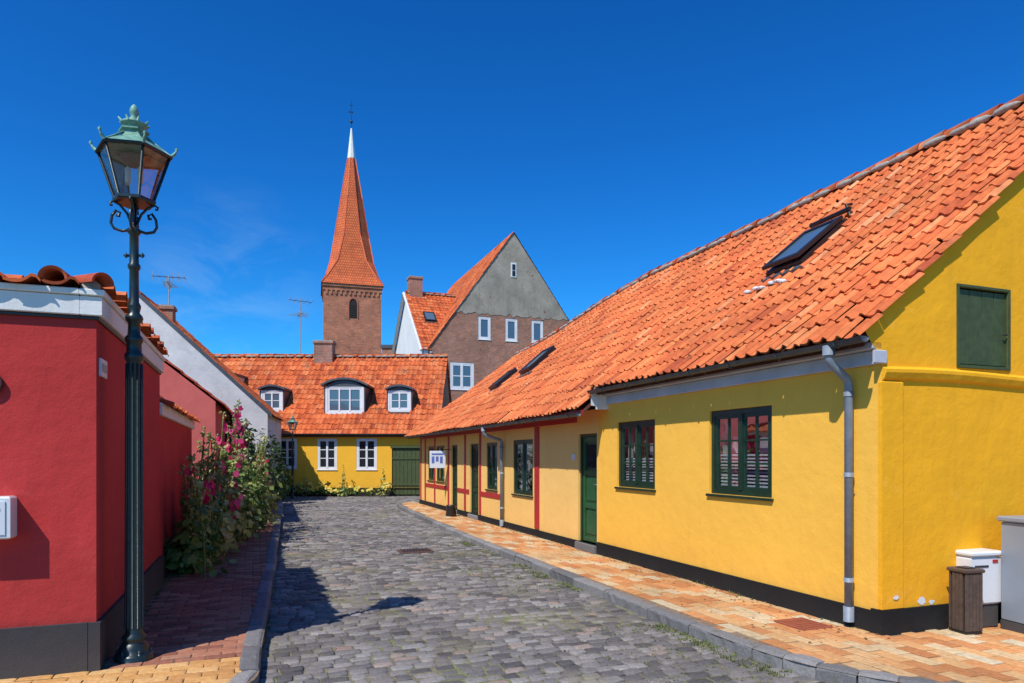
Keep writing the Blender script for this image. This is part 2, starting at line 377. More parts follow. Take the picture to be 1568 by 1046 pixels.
def ridge(P0,P1,parent,mat,r=.11,seg=.38,name='ridge_tiles',sag=None,mort=True):
    mb=MB(); P0=Vector(P0);P1=Vector(P1); Ln=(P1-P0).length; n=max(1,round(Ln/seg)); d=(P1-P0).normalized()
    side=d.cross(Vector((0,0,1))).normalized(); up=side.cross(d)
    pf = sag if sag else (lambda u: P0.lerp(P1,u))
    for i in range(n):
        a=pf(i/n); b_=pf((i+1.08)/n) if i<n-1 else pf(1); V=[]; jj=U(-.014,.014)
        for (p,rr) in ((a,r*1.1),(b_,r*.9)):
            for k in range(9):
                an=math.pi*(k/8)*1.16-.08*math.pi
                V.append(p+side*math.cos(an)*rr+up*(math.sin(an)*rr-.02+jj))
        mb.idx(V,[(k,k+1,k+10,k+9) for k in range(8)]+[tuple(range(9))],0,None,True)
        if mort:
            for sg in (-1,1):
                q=a.lerp(b_,U(.2,.8))+side*sg*r*1.05-up*(r*.32)
                V=[]
                for k in range(5):
                    for j in range(6):
                        th=math.pi*k/4; ph=2*math.pi*j/6
                        V.append(q+d*math.cos(th)*seg*.5+ (side*math.cos(ph)+up*math.sin(ph))*math.sin(th)*U(.04,.06))
                mb.idx(V,[(k*6+j,k*6+(j+1)%6,(k+1)*6+(j+1)%6,(k+1)*6+j) for k in range(4) for j in range(6)],1)
    return mb.obj(name,[mat,M_mortar],parent)
def poly(parent,name,pts,mat):
    mb=MB(); mb.face(pts,0); return mb.obj(name,[mat],parent)

def gutter(F,x0,x1,t,z,parent,r=.06,mat=None,name='gutter'):
    mb=MB(); n=int((x1-x0)/.5)+1; V=[];F_=[]
    for i in range(n+1):
        x=x0+(x1-x0)*i/n; zz=z+(.012*mnoise.noise(Vector((x*.8,9,1))))
        for rr in (r,r-.008):
            for k in range(9):
                a=math.pi+math.pi*k/8; V.append(F.p(x,t+rr*math.cos(a),zz+rr*math.sin(a)))
    for i in range(n):
        for off in (0,9):
            for k in range(8): F_.append((i*18+off+k,i*18+off+k+1,(i+1)*18+off+k+1,(i+1)*18+off+k))
        F_.append((i*18,i*18+9,(i+1)*18+9,(i+1)*18)); F_.append((i*18+8,i*18+17,(i+1)*18+17,(i+1)*18+8))
    F_.append(tuple(range(9))); F_.append(tuple(n*18+k for k in range(9)))
    mb.idx(V,F_,0)
    x=x0+.3
    while x<x1: 
        mb.tube([F.p(x,t+(r+.006)*math.cos(a),z+(r+.006)*math.sin(a)) for a in [math.pi+math.pi*k/8 for k in range(9)]],.008,5); x+=.75
    return mb.obj(name,[mat or M_zinc],parent)

# ------------------------------------------------------------ right: yellow houses
FR=Frame((3.33,6.15),(-.35,.937))
S1=5.45; SRF=5.12; S2=18.6; TR=3.68
ZR0=2.92+.835*TR
def zf(s,t):
    if s<SRF: return 2.92+.835*t
    u=min(1,max(0,(s-9)/9.6)); u=u*u*(3-2*u)
    ze=2.345-.06*min(1,(s-SRF)/13); zr=ZR0-.62*u
    return ze+(t+.5)*(zr-ze)/(TR+.5)
def PRoof(s,t):
    sag=-.05*math.sin(max(0,min(1,(t+.3)/4))*math.pi)*(.6+.4*math.sin(s*.5)) + .03*mnoise.noise(Vector((s*.7,t*.9,0)))
    return FR.p(s,t,zf(s,t)+sag)
nR=(FR.b*-.64+Vector((0,0,.77))).normalized()
near=empty('yellow_house')
FG=Frame(FR.o.xy,FR.b.xy); FG.b=FR.a.copy()
wA=(1.40,2.50,1.15,2.17); wB=(3.74,4.82,1.14,2.14)
wall(FR,0,S1,0.2,2.68,[wA,wB],near,'street_wall',[M_yellow])
for w_ in (wA,wB):
    window(FR,*w_,near,M_greenpaint,2,2,3,fw=.06,mw=.022,inset=.03,glass=M_glass,sill=M_greenpaint,interior='blinds')
mb=MB(); mb.box(FR,-.025,S1,-.025,.1,-.12,.2,0); mb.box(FG,-.022,7.5,-.028,.1,-.12,.22,0); mb.obj('plinth',[M_plinth],near)
sh=(.98,1.66,2.48,3.22)
mb=MB()
mb.face([FG.p(0,0,.2),FG.p(7.36,0,.2),FG.p(7.36,0,2.36),FG.p(0,0,2.36)])
zt=lambda t:2.895+.835*min(t,2*TR-t)
for (a,b_,za) in ((0,sh[0],None),(sh[0],sh[1],sh[3]),(sh[1],TR,None),(TR,7.36,None)):
    lo=za if za else 2.36
    mb.face([FG.p(a,0,lo),FG.p(b_,0,lo),FG.p(b_,0,zt(b_)),FG.p(a,0,zt(a))])
mb.face([FG.p(sh[0],0,2.36),FG.p(sh[1],0,2.36),FG.p(sh[1],0,sh[2]),FG.p(sh[0],0,sh[2])])
mb.face([FG.p(0,0,2.5),FG.p(0,0,2.895),FG.p(-.2,0,2.73),FG.p(-.12,0,2.62)])
mb.obj('gable_wall',[M_yellow2],near)
mb=MB()
n=40
for i in range(n):
    a=i*7.36/n;b_=(i+1)*7.36/n; za=2.36+.015*math.sin(a*2.1);zb=2.36+.015*math.sin(b_*2.1)
    prof=[(0,-.07),(-.03,-.05),(-.05,0),(-.05,.03),(0,.06)]
    for j in range(4):
        mb.face([FG.p(a-.0,prof[j][0],za+prof[j][1]),FG.p(b_,prof[j][0],zb+prof[j][1]),FG.p(b_,prof[j+1][0],zb+prof[j+1][1]),FG.p(a,prof[j+1][0],za+prof[j+1][1])],sm=True)
mb.face([FG.p(0,z_[0],2.36+z_[1]) for z_ in prof])
mb.box(FG,-.02,.24,-.022,.02,.22,2.285,0,bev=.01)
mb.obj('string_course',[M_yellow2],near)
mb=MB(); n=4; wd=(sh[1]-sh[0])/n
for i in range(n): mb.box(FG,sh[0]+i*wd+.004,sh[0]+(i+1)*wd-.004,.02,.05,sh[2]+.01,sh[3]-.01,0,bev=.006)
mb.box(FG,sh[0]+.002,sh[1]-.002,.052,.1,sh[2]+.002,sh[3]-.002,0)
mb.box(FG,sh[0]-.03,sh[0]-.001,-.012,.06,sh[2]-.03,sh[3]+.03,1,bev=.004); mb.box(FG,sh[1]+.001,sh[1]+.03,-.012,.06,sh[2]-.03,sh[3]+.03,1,bev=.004)
mb.box(FG,sh[0],sh[1],-.012,.06,sh[3]+.001,sh[3]+.03,1,bev=.004); mb.box(FG,sh[0],sh[1],-.02,.06,sh[2]-.03,sh[2]-.001,1,bev=.004)
mb.tube([FG.p(sh[1]-.07,.0,2.8),FG.p(sh[1]-.07,-.01,2.8),FG.p(sh[1]-.02,-.01,2.8)],.008,6,2)
mb.obj('loft_shutter',[M_shutter,M_shutter,M_black],near)
mb=MB()
for (x,z,r_) in ((.14,.33,.028),(.5,.27,.045),(.62,.25,.03)):
    n=14; mb.face([FG.p(x+r_*math.cos(6.283*k/n)*U(.8,1.5),-.031 if x<.24 else -.003,z+r_*math.sin(6.283*k/n)*U(.6,1.)) for k in range(n)])
mb.obj('plaster_flakes',[M_wtrim],near)
mb=MB()
mb.face([FR.p(0,7.36,0),FR.p(S1,7.36,0),FR.p(S1,7.36,2.8),FR.p(0,7.36,2.8)]); mb.obj('rear_wall',[M_yellow2],near)
def slab(F,s0,s1,t0,t1,zfn,th,mat,parent,name,ns=1):
    mb=MB()
    for i in range(ns):
        a=s0+(s1-s0)*i/ns; b_=s0+(s1-s0)*(i+1)/ns
        P=lambda s,t,d: F.p(s,t,zfn(s,t)-d)
        for d in (.03,th): mb.face([P(a,t0,d),P(b_,t0,d),P(b_,t1,d),P(a,t1,d)])
        mb.face([P(a,t0,.03),P(b_,t0,.03),P(b_,t0,th),P(a,t0,th)])
        if i==0: mb.face([P(a,t0,.03),P(a,t1,.03),P(a,t1,th),P(a,t0,th)])
        if i==ns-1: mb.face([P(b_,t0,.03),P(b_,t1,.03),P(b_,t1,th),P(b_,t0,th)])
    mb.obj(name,[mat],parent)
zR=lambda s,t:zf(s,t)-.045
slab(FR,.012,SRF-.01,-.20,TR,zR,.12,M_under,near,'roof_underlay',6)
pantiles(PRoof,nR,-.065,SRF,-.30,TR-.02,M_tile,near)
nB=(FR.b*.64+Vector((0,0,.77))).normalized()
PRear=lambda s,t: FR.p(s,2*TR-t,zf(s,t))
pantiles(PRear,nB,-.065,SRF,-.30,TR-.02,M_tile,near,'rear_roof_tiles',nx=5)
def ridgef(s0,s1):
    return lambda u: FR.p(s0+(s1-s0)*u,TR,zf(max(s0+(s1-s0)*u,SRF+.01) if s0>1 else s0+(s1-s0)*u,TR)+.03+.02*mnoise.noise(Vector((s0+(s1-s0)*u,3,0))))
ridge(ridgef(-.1,SRF)(0),ridgef(-.1,SRF)(1),near,M_tile,sag=ridgef(-.1,SRF))
mb=MB(); mb.box(FR,.0,S1-.003,-.04,-.002,2.44,2.57,0,bev=.008); mb.box(FR,0,SRF,-.11,-.003,2.572,2.64,0,bev=.008)
mb.box(FR,-.03,-.001,-.11,.03,2.44,2.56,0,bev=.008)
mb.face([FR.p(0,-.22,2.675),FR.p(SRF,-.22,2.675),FR.p(SRF,0,2.69),FR.p(0,0,2.69)])
mb.obj('eaves_cornice',[M_gtrim],near)
gutter(FR,-.10,SRF+.03,-.31,2.655,near,r=.052,mat=M_zincdk)
mb=MB(); mb.face([FR.p(SRF+.01,-.3,2.42),FR.p(SRF+.01,-.3,2.66),FR.p(SRF+.01,0,2.88),FR.p(SRF+.01,0,2.40)]); mb.box(FR,SRF-.02,SRF+.0,-.22,-.001,2.36,2.60,0)
mb.obj('end_board',[M_wtrim],near)
def downpipe(F,x,tg,zg,parent,zb=.06,r=.042,off=-.07,name='downpipe'):
    mb=MB()
    mb.tube([F.p(x,tg,zg+.0),F.p(x,tg,zg-.10),F.p(x,tg+.03,zg-.15),F.p(x,off-.03,zg-.27),F.p(x,off,zg-.33),F.p(x,off,zb)],r,14,0)
    for z in (zg-.42,zg*.55,.45): mb.tube([F.p(x,off,z-.02),F.p(x,off,z+.02)],r+.007,14,0)
    mb.tube([F.p(x,off,zb),F.p(x,off,zb+.14)],r+.01,14,0)
    mb.tube([F.p(x,off,1.25),F.p(x,off+.07,1.25)],.01,6,0); mb.tube([F.p(x,tg,zg-.07),F.p(x,tg,zg+.02)],r+.018,14,0)
    mb.obj(name,[M_zinc],parent)
downpipe(FR,.30,-.31,2.61,near,r=.038)

def skylight(F,Pf,s,t,w,h,parent,openang=0,name='roof_window'):
    o=Pf(s,t); a=(Pf(s+.3,t)-Pf(s-.3,t)).normalized(); up=(Pf(s,t+.5)-Pf(s,t-.5)).normalized(); n=a.cross(up).normalized()
    if n.z<0: n=-n
    mb=MB()
    def bx(O,A,B,C,x0,x1,y0,y1,z0,z1,m):
        c=[O+A*x+B*y+C*z for z in (z0,z1) for y in (y0,y1) for x in (x0,x1)]
        for f in ((0,1,5,4),(2,3,7,6),(0,2,6,4),(1,3,7,5),(0,1,3,2),(4,5,7,6)): mb.face([c[k] for k in f],m)
    e=.07
    for (x0,x1,y0,y1) in ((-w/2,-w/2+e,-h/2,h/2),(w/2-e,w/2,-h/2,h/2),(-w/2+e,w/2-e,-h/2,-h/2+e),(-w/2+e,w/2-e,h/2-e,h/2)):
        bx(o,a,up,n,x0,x1,y0,y1,-.05,.10,0)
    bx(o,a,up,n,-w/2+e,w/2-e,-h/2+e,h/2-e,-.05,.02,2)
    bx(o,a,up,n,-w/2-.06,w/2+.06,-h/2-.12,-h/2-.003,.01,.05,3)
    ca,sa=math.cos(openang),math.sin(openang)
    B2=up*ca - n*sa if openang else up; C2=n*ca+up*sa if openang else n
    O2=o+up*(h/2)+n*.11
    for (x0,x1,y0,y1) in ((-w/2-.01,-w/2+.06,-h,0),(w/2-.06,w/2+.01,-h,0),(-w/2+.06,w/2-.06,-h,-h+.07),(-w/2+.06,w/2-.06,-.08,0)):
        bx(O2,a,B2,C2,x0,x1,y0,y1,0,.05,0)
    bx(O2,a,B2,C2,-w/2+.06,w/2-.06,-h+.07,-.08,.012,.03,1)
    mb.obj(name,[M_black,M_bglass,M_darkroom,M_zincdk],parent)
skylight(FR,PRoof,2.84,1.88,.66,.98,near,openang=.04)
mb=MB()
for k in range(6):
    q=PRoof(2.5+k*.14,1.22+U(-.04,.03))+nR*.045
    mb.lathe(q,[(.03,-.02),(U(.05,.085),.0),(.04,.02),(.01,.03)],8,0)
q=PRoof(2.6,2.42); mb2=MB(); mb2.tube([q+nR*.05,q+nR*.22+FR.b*.05,q+nR*.24+FR.b*.16],.022,6,0); mb2.tube([PRoof(2.5,2.38)+nR*.14,PRoof(3.2,2.38)+nR*.14],.035,8,0)
mb2.obj('roof_window_hood',[M_black],near)
mb.obj('roof_window_mortar',[M_wtrim],near)

far=empty('yellow_half_timbered_house')
d1=(S1+.05,6.20,.14,2.0); wC=(8.3,9.45,.80,1.97); wD=(10.5,11.3,.82,1.95); d2=(11.95,12.7,.12,1.95); d3=(13.9,14.55,.12,1.95); wE=(15.3,16.3,.85,1.95); wF=(16.6,17.4,.85,1.95)
wall(FR,S1,S2,.14,2.42,[d1,wC,wD,d2,d3,wE,wF],far,'street_wall',[M_yellowL])
door(FR,*d1,far,M_doorgreen,M_greenpaint,name='front_door'); door(FR,*d2,far,M_greenpaint,M_greenpaint,name='second_door'); door(FR,*d3,far,M_greenpaint,M_greenpaint,name='third_door')
for w_ in (wC,wD,wE,wF): window(FR,*w_,far,M_greenpaint,2,1,3,fw=.055,mw=.02,inset=.02,glass=M_glass,sill=M_greenpaint,interior='curtain')
mb=MB(); mb.box(FR,S1+.002,S2+.02,-.02,.1,-.12,.14,0); mb.obj('plinth',[M_plinth],far)
mb=MB()
def beam(a,b_,z0,z1): mb.box(FR,a,b_,-.018,.02,z0,z1,0,bev=.006)
beam(7.95,8.18,.16,2.2); beam(6.25,S2,2.205,2.32)
for x in (11.72,13.05,14.75,16.4,17.7,18.35): beam(x,x+.14,.16,2.2)
for (a,b_) in ((10.3,11.7),(14.92,16.38),(16.56,17.68)): beam(a,b_,.62,.74)
beam(13.2,13.85,.62,.74); beam(12.75,13.02,.62,.74)
mb.obj('timber_frame',[M_redpaint],far)
mb=MB(); mb.box(FR,6.32,6.44,-.012,-.001,1.55,1.65,0,bev=.003); mb.obj('house_number_plate',[M_boxwhite],far)
mb=MB()
mb.face([FR.p(S2,0,0),FR.p(S2,7.36,0),FR.p(S2,7.36,2.6),FR.p(S2,TR,5.3),FR.p(S2,0,2.6)]); mb.face([FR.p(S1,7.36,0),FR.p(S2,7.36,0),FR.p(S2,7.36,2.7),FR.p(S1,7.36,2.7)])
mb.obj('end_and_rear_walls',[M_yellowL],far)
slab(FR,SRF+.02,S2+.1,-.42,TR,zR,.07,M_under,far,'roof_underlay',12)
pantiles(lambda s,t:PRoof(max(s,SRF+.001),t),nR,SRF+.03,S2+.15,-.50,TR-.02,M_tile,far,w=.185,c=.255)
pantiles(PRear,nB,SRF+.04,S2+.1,-.30,TR-.02,M_tile,far,'rear_roof_tiles',nx=5)
ridge(ridgef(SRF,S2+.1)(0),ridgef(SRF,S2+.1)(1),far,M_tile,sag=ridgef(SRF,S2+.1))
gutter(FR,SRF+.06,S2+.15,-.50,2.30,far,r=.055,mat=M_zincdk)
downpipe(FR,10.0,-.50,2.25,far,zb=.04,r=.038)
mb=MB(); mb.box(FR,SRF+.06,S2,-.44,-.40,2.27,2.35,0); mb.face([FR.p(SRF+.06,-.42,2.33),FR.p(S2,-.42,2.33),FR.p(S2,0,2.40),FR.p(SRF+.06,0,2.40)],0)
mb.obj('fascia_board',[M_redpaint],far)
skylight(FR,PRoof,11.4,1.45,.70,.9,far); skylight(FR,PRoof,13.55,1.3,.60,.8,far)
mb=MB(); FSg=Frame(FR.p(14.8,-.58,0).xy,(.96,.05)); FSg.b=Vector((-.05,.96,0))
mb.box(FSg,0,.46,0,.03,1.28,1.78,0,bev=.006)
for k in range(3): mb.box(FSg,.06+.12*k,.14+.12*k,-.004,-.001,1.42+.05*(k%2),1.62,1)
mb.box(FSg,.06,.40,-.004,-.001,1.66,1.71,1)
mb.tube([FSg.p(-.02,.015,1.82),FSg.p(.62,.015,1.82)],.012,6,2); mb.tube([FSg.p(.05,.015,1.78),FSg.p(.05,.015,1.82)],.005,4,2); mb.tube([FSg.p(.41,.015,1.78),FSg.p(.41,.015,1.82)],.005,4,2)
mb.obj('hanging_shop_sign',[M_boxwhite,plain('blue_print',(.1,.15,.4),.5),M_black])
mb=MB(); mb.lathe(FR.p(13.3,-.35,0),[(.13,0),(.15,.03),(.12,.26),(.14,.3)],12,0); mb.obj('plant_pot',[M_black])

# ------------------------------------------------------------ left: red house / yard wall
FL=Frame((-3.13,5.14),(-.353,.936)); FL.b=-FL.b if FL.b.x>0 else FL.b
FLf=Frame(FL.o.xy,FL.b.xy); FLf.b=FL.a.copy()
redh=empty('red_house')
def wtile(F,L0,L1,z,parent,name,T=.75,slope=.22,mat=M_tiledark,w=.225,amp=1.,lift=.026):
    nn=(Vector((0,0,1))-F.b*slope).normalized()
    pantiles(lambda s,t:F.p(s,t,z+slope*t),nn,L0,L1,-.11,T,mat,parent,name,w=w,c=.29,amp=amp,lift=lift,jit=1.8)
SL=3.67
mb=MB()
mb.face([FL.p(0,0,.36),FL.p(SL,0,.36),FL.p(SL,0,2.66),FL.p(0,0,2.66)]); mb.face([FLf.p(0,0,.36),FLf.p(6,0,.36),FLf.p(6,0,2.66),FLf.p(0,0,2.66)])
mb.face([FL.p(SL,0,0),FL.p(SL,6,0),FL.p(SL,6,2.84),FL.p(SL,0,2.84)]); mb.face([FL.p(0,6,0),FL.p(SL,6,0),FL.p(SL,6,2.84),FL.p(0,6,2.84)])
mb.obj('walls',[M_red],redh)
mb=MB(); mb.box(FL,-.03,SL,-.03,.05,-.12,.36,0); mb.box(FLf,.052,6,-.033,.05,-.12,.363,0); mb.obj('plinth',[M_plinthg],redh)
mb=MB()
for (z0,z1,o) in ((2.63,2.655,.022),(2.657,2.80,.045),(2.803,2.85,.065)):
    mb.box(FL,-o,SL,-o,.1,z0,z1,1 if z0<2.65 else 0,bev=.006); mb.box(FLf,.102,6,-o-.001,.1,z0,z1,1 if z0<2.65 else 0,bev=.006)
mb.obj('cornice',[M_white,M_black],redh)
mb=MB(); 
mb.face([FL.p(0,0,2.853),FL.p(SL,0,2.853),FL.p(SL,6,2.86),FL.p(0,6,2.86)]); mb.obj('roof_deck',[M_under],redh)
wtile(FL,.1,SL+.05,2.868,redh,'side_roof_tiles',T=.8,slope=.05,mat=M_tile2)
wtile(FLf,.1,6,2.868,redh,'front_roof_tiles',T=.8,slope=.05,mat=M_tile2)
mb=MB()
def halfpipe(p0,p1,r0,r1,m=0):
    p0=Vector(p0);p1=Vector(p1);d=(p1-p0).normalized();side=d.cross(Vector((0,0,1))).normalized();up=side.cross(d);V=[]
    for (p,r,r2) in ((p0,r0,r0-.018),(p1,r1,r1-.018)):
        for rr in (r,r2):
            for k in range(11):
                a=math.pi*k/10; V.append(p+side*math.cos(a)*rr+up*math.sin(a)*rr)
    F_=[(k,k+1,22+k+1,22+k) for k in range(10)]+[(11+k,11+k+1,33+k+1,33+k) for k in range(10)]+[(k,k+1,12+k,11+k) for k in range(10)]
    mb.idx(V,F_,m)
halfpipe(FL.p(-.08,-.06,2.89),FL.p(.5,.45,2.94),.085,.07); halfpipe(FL.p(.4,.36,2.93),FL.p(.9,.85,2.97),.08,.07)
halfpipe(FLf.p(.26,-.09,2.90),FLf.p(.26,.6,2.95),.095,.085)
mb.lathe(FL.p(.02,.04,2.88),[(.06,-.04),(.07,.02),(.04,.05)],10,1)
mb.obj('hip_tiles',[M_tiledark,M_mortar],redh)
mb=MB(); mb.box(FL,.08,.3,-.02,-.002,2.22,2.36,0,bev=.004); mb.box(FL,.11,.27,-.024,-.021,2.26,2.32,1); mb.obj('street_plaque',[M_boxwhite,M_cabgrey],redh)
mb=MB()
mb.box(FLf,.50,.80,-.15,-.001,1.02,1.32,0,bev=.012); mb.box(FLf,.53,.77,-.157,-.151,1.05,1.29,1,bev=.002); mb.box(FLf,.56,.74,-.16,-.158,1.22,1.24,2)
mb.obj('wall_mailbox',[M_boxwhite,M_boxwhite,M_black])
mb=MB(); c=FLf.p(.665,-.012,2.13)
V=[];n=24
for rr,o in ((.085,0),(.085,-.02),(.065,-.024),(.06,-.014)):
    for k in range(n): a=2*math.pi*k/n; V.append(c+FLf.a*math.cos(a)*rr+Vector((0,0,1))*math.sin(a)*rr+FLf.b*o)
mb.idx(V,[(i*n+k,i*n+(k+1)%n,(i+1)*n+(k+1)%n,(i+1)*n+k) for i in range(3) for k in range(n)]+[tuple(range(3*n,4*n))],0)
mb.obj('round_wall_sign',[plain('dark_bronze',(.08,.02,.015),.5)])

gw=empty('red_garden_wall'); SW=8.6
mb=MB(); mb.box(FL,SL+.002,SW,.02,.30,.3,2.13,0); mb.obj('wall',[M_red],gw)
mb=MB(); mb.box(FL,SL+.002,SW,0,.32,-.12,.3,0); mb.obj('plinth',[M_plinthg],gw)
mb=MB(); mb.box(FL,SL+.004,SW,-.03,.34,2.132,2.29,0,bev=.01); mb.obj('white_band',[M_white],gw)
wtile(FL,SL+.05,SW+.05,2.30,gw,'coping_tiles',T=.2,slope=.4,mat=M_tile2)
F2=Frame(FL.p(0,.36,0).xy,FL.a.xy); F2.b=-FL.b
wtile(F2,SL+.05,SW+.05,2.30,gw,'coping_tiles_inner',T=.2,slope=.4)
ridge(FL.p(SL+.02,.18,2.42),FL.p(SW+.05,.18,2.42),gw,M_tiledark,r=.07,mort=False)

def gable_house(name,F,W,Ln,ze,za,mw,mt,over=.05,verge=None,gmat=None,foot=-.12,w=.22,c=.31,nx=6):
    e=empty(name); g=gmat or mw
    mb=MB()
    def uvf(p): q=Vector(p)-F.o; return (q.dot(F.a),q.z)
    for t in (0,Ln):
        pts=[F.p(0,t,foot),F.p(W,t,foot),F.p(W,t,ze),F.p(W/2,t,za),F.p(0,t,ze)]
        mb.face(pts,0,[uvf(p) for p in pts])
    for x in (0,W):
        pts=[F.p(x,0,foot),F.p(x,Ln,foot),F.p(x,Ln,ze),F.p(x,0,ze)]; mb.face(pts,1,[(t,z) for t,z in ((0,foot),(Ln,foot),(Ln,ze),(0,ze))])
    mb.obj('walls',[g,mw],e)
    k=(za-ze)/(W/2)
    for sgn in (0,1):
        if sgn==0: P=lambda s,t: F.p(t,s,ze+k*t+.05); nn=(Vector((0,0,1))-F.a*k).normalized()
        else: P=lambda s,t: F.p(W-t,s,ze+k*t+.05); nn=(Vector((0,0,1))+F.a*k).normalized()
        pantiles(P,nn,-over,Ln+over,-.2,W/2,mt,e,'roof_tiles',w=w,c=c/math.sqrt(1+k*k)*1.25,nx=nx)
        mb=MB(); mb.face([P(.01,-.2)-nn*.04,P(Ln+over,-.2)-nn*.04,P(Ln+over,W/2)-nn*.04,P(.01,W/2)-nn*.04]); mb.obj('roof_underlay',[M_under],e)
    ridge(F.p(W/2,-over,za+.06),F.p(W/2,Ln+over,za+.06),e,mt,r=.09,mort=False)
    if verge:
        mb=MB()
        for sx in (0,1):
            A=F.p(0-.15 if sx==0 else W+.15,0,ze-.15*k); B=F.p(W/2,0,za)
            dn=Vector((0,0,1))
            V=[A-F.b*.04-dn*.05,B-F.b*.04-dn*.05,B-F.b*.04+dn*.10,A-F.b*.04+dn*.10,A+F.b*.02-dn*.05,B+F.b*.02-dn*.05,B+F.b*.02+dn*.10,A+F.b*.02+dn*.10]
            mb.idx(V,[(0,1,2,3),(4,5,6,7),(0,1,5,4),(3,2,6,7),(0,3,7,4)],0,None,False)
        mb.obj('verge',[verge],e)
    return e
FP=Frame((-6.95,16.0),(-.97,-.24)); FP.b=Vector((-.33,.944,0)).normalized()
ph=gable_house('faded_red_house',FP,4.6,7.0,2.9,4.75,M_pink,M_tiledark,over=.03)
FW=Frame((-8.95,25.0),(-.975,-.22)); FW.b=Vector((-.22,.975,0)).normalized()
wh=gable_house('white_house',FW,8.7,4.6,3.25,7.35,M_whiteold,M_tile2,verge=M_zincdk,over=-.04)
def chimney(F,x0,x1,t0,t1,z0,z1,parent,cap=True,mat=M_brickc):
    mb=MB(); mb.box(F,x0,x1,t0,t1,z0,z1,0); 
    if cap: mb.box(F,x0-.05,x1+.05,t0-.05,t1+.05,z1+.001,z1+.10,0); mb.box(F,x0-.02,x1+.02,t0-.02,t1+.02,z1+.102,z1+.16,1)
    return mb.obj('chimney',[mat,M_mortar],parent)
chimney(FW,3.5,3.95,1.2,1.65,5.8,7.1,wh)
def antenna(p,h,n,ang=0,name='tv_antenna',w=.5):
    mb=MB(); p=Vector(p); mb.tube([p,p+Vector((0,0,h))],.022,6)
    d=Vector((math.cos(ang),math.sin(ang),0)); q=Vector((-d.y,d.x,0))
    for z,L_ in ((h*.97,1.1),(h*.74,.9)):
        c=p+Vector((0,0,z)); mb.tube([c-d*L_*.5,c+d*L_*.5],.015,5)
        for k in range(n): 
            b_=c+d*(L_*(k/(n-1)-.5)); mb.tube([b_-q*w*(.3+.3*k/n),b_+q*w*(.3+.3*k/n)],.010,4); mb.tube([b_-Vector((0,0,.18)),b_+Vector((0,0,.18))],.010,4)
        d,q=q,-d
    mb.obj(name,[M_antenna])
antenna(FW.p(3.7,1.5,7.2),1.2,6,.3)

# ------------------------------------------------------------ back house with dormers
bh=empty('yellow_dormer_house')
FB=Frame((-15.5,30.0),(1,0)); FB.b=Vector((0,1,0)); WB=12.2
X=lambda px:(px-784)/1045*30+15.5
bw=[(X(425)-.02,X(455),1.1,2.42),(X(486),X(516),1.05,2.42),(X(546),X(577),1.05,2.42)]; gate=(X(600),X(648),.0,2.0)
wall(FB,0,WB,.25,2.75,[b_ for b_ in bw]+[(gate[0],gate[1],.25,2.0)],bh,'front_wall',[M_yellowB])
for w_ in bw: window(FB,*w_,bh,M_wtrim,2,1,3,fw=.07,mw=.035,inset=.01,glass=M_dglass,sill=M_wtrim)
mb=MB(); mb.box(FB,0,gate[0]-.001,-.02,.1,-.12,.25,0); mb.box(FB,gate[1]+.001,WB,-.02,.1,-.12,.25,0); mb.obj('plinth',[M_plinth],bh)
mb=MB(); n=8; gwd=(gate[1]-gate[0])/n
for i in range(n): mb.box(FB,gate[0]+i*gwd+.006,gate[0]+(i+1)*gwd-.006,.06,.10,-.05,1.97,0,bev=.006)
mb.box(FB,gate[0],gate[1],.102,.14,-.1,2.0,0); mb.box(FB,gate[0],gate[1],.03,.058,.35,.45,0); mb.box(FB,gate[0],gate[1],.03,.058,1.5,1.6,0); mb.box(FB,gate[0]-.06,gate[1]+.06,-.02,.06,2.001,2.1,0)
mb.obj('gate',[M_shutter],bh)
nb_=(Vector((0,0,1))-FB.b*.95).normalized()
def Pb(s,t): return FB.p(s,t,2.80+.95*t+.03*mnoise.noise(Vector((s*.5,t*.6,4)))-.05*math.sin(max(0,t)/4*math.pi))
dorm=[(X(420)-.45,1.0,3.75,4.62,0),(X(532)-.33,1.75,3.62,4.78,1),(X(613)-.2,1.05,3.75,4.62,0)]
def skipd(s,t):
    for (c,w,z0,z1,b_) in dorm:
        if abs(s-c)<w/2-.08 and (z0-2.8)/.95-.1<t<(z1-2.8)/.95-.1: return True
    return False
pantiles(Pb,nb_,-.1,WB+.1,-.25,4.0,M_tile2,bh,w=.24,c=.26,nx=7,amp=1.,skip=skipd)
pantiles(lambda s,t:FB.p(s,8-t,2.80+.95*t),(Vector((0,0,1))+FB.b*.95).normalized(),-.1,WB+.1,-.25,4.0,M_tile2,bh,'rear_roof_tiles',w=.24,c=.3,nx=4)
slab(FB,-.05,WB+.05,-.2,4,lambda s,t:2.80+.95*t-.06,.07,M_under,bh,'roof_underlay')
ridge(FB.p(-.1,4,6.64),FB.p(WB+.1,4,6.64),bh,M_tile2,r=.12)
mb=MB()
for x in (0,WB): mb.face([FB.p(x,0,-.1),FB.p(x,8,-.1),FB.p(x,8,2.7),FB.p(x,4,6.5),FB.p(x,0,2.7)])
mb.face([FB.p(0,8,-.1),FB.p(WB,8,-.1),FB.p(WB,8,2.7),FB.p(0,8,2.7)]); mb.obj('end_walls',[M_brick],bh)
mb=MB(); mb.box(FB,-.05,WB+.05,-.12,-.003,2.54,2.68,0,bev=.02); mb.obj('cornice',[M_gtrim],bh)
gutter(FB,-.1,WB+.1,-.27,2.62,bh,r=.07,mat=M_zincdk)
downpipe(FB,WB-.12,-.27,2.52,bh,r=.05)
chimney(FB,X(460)-.45,X(488)-.35,3.6,4.2,6.2,7.2,bh)
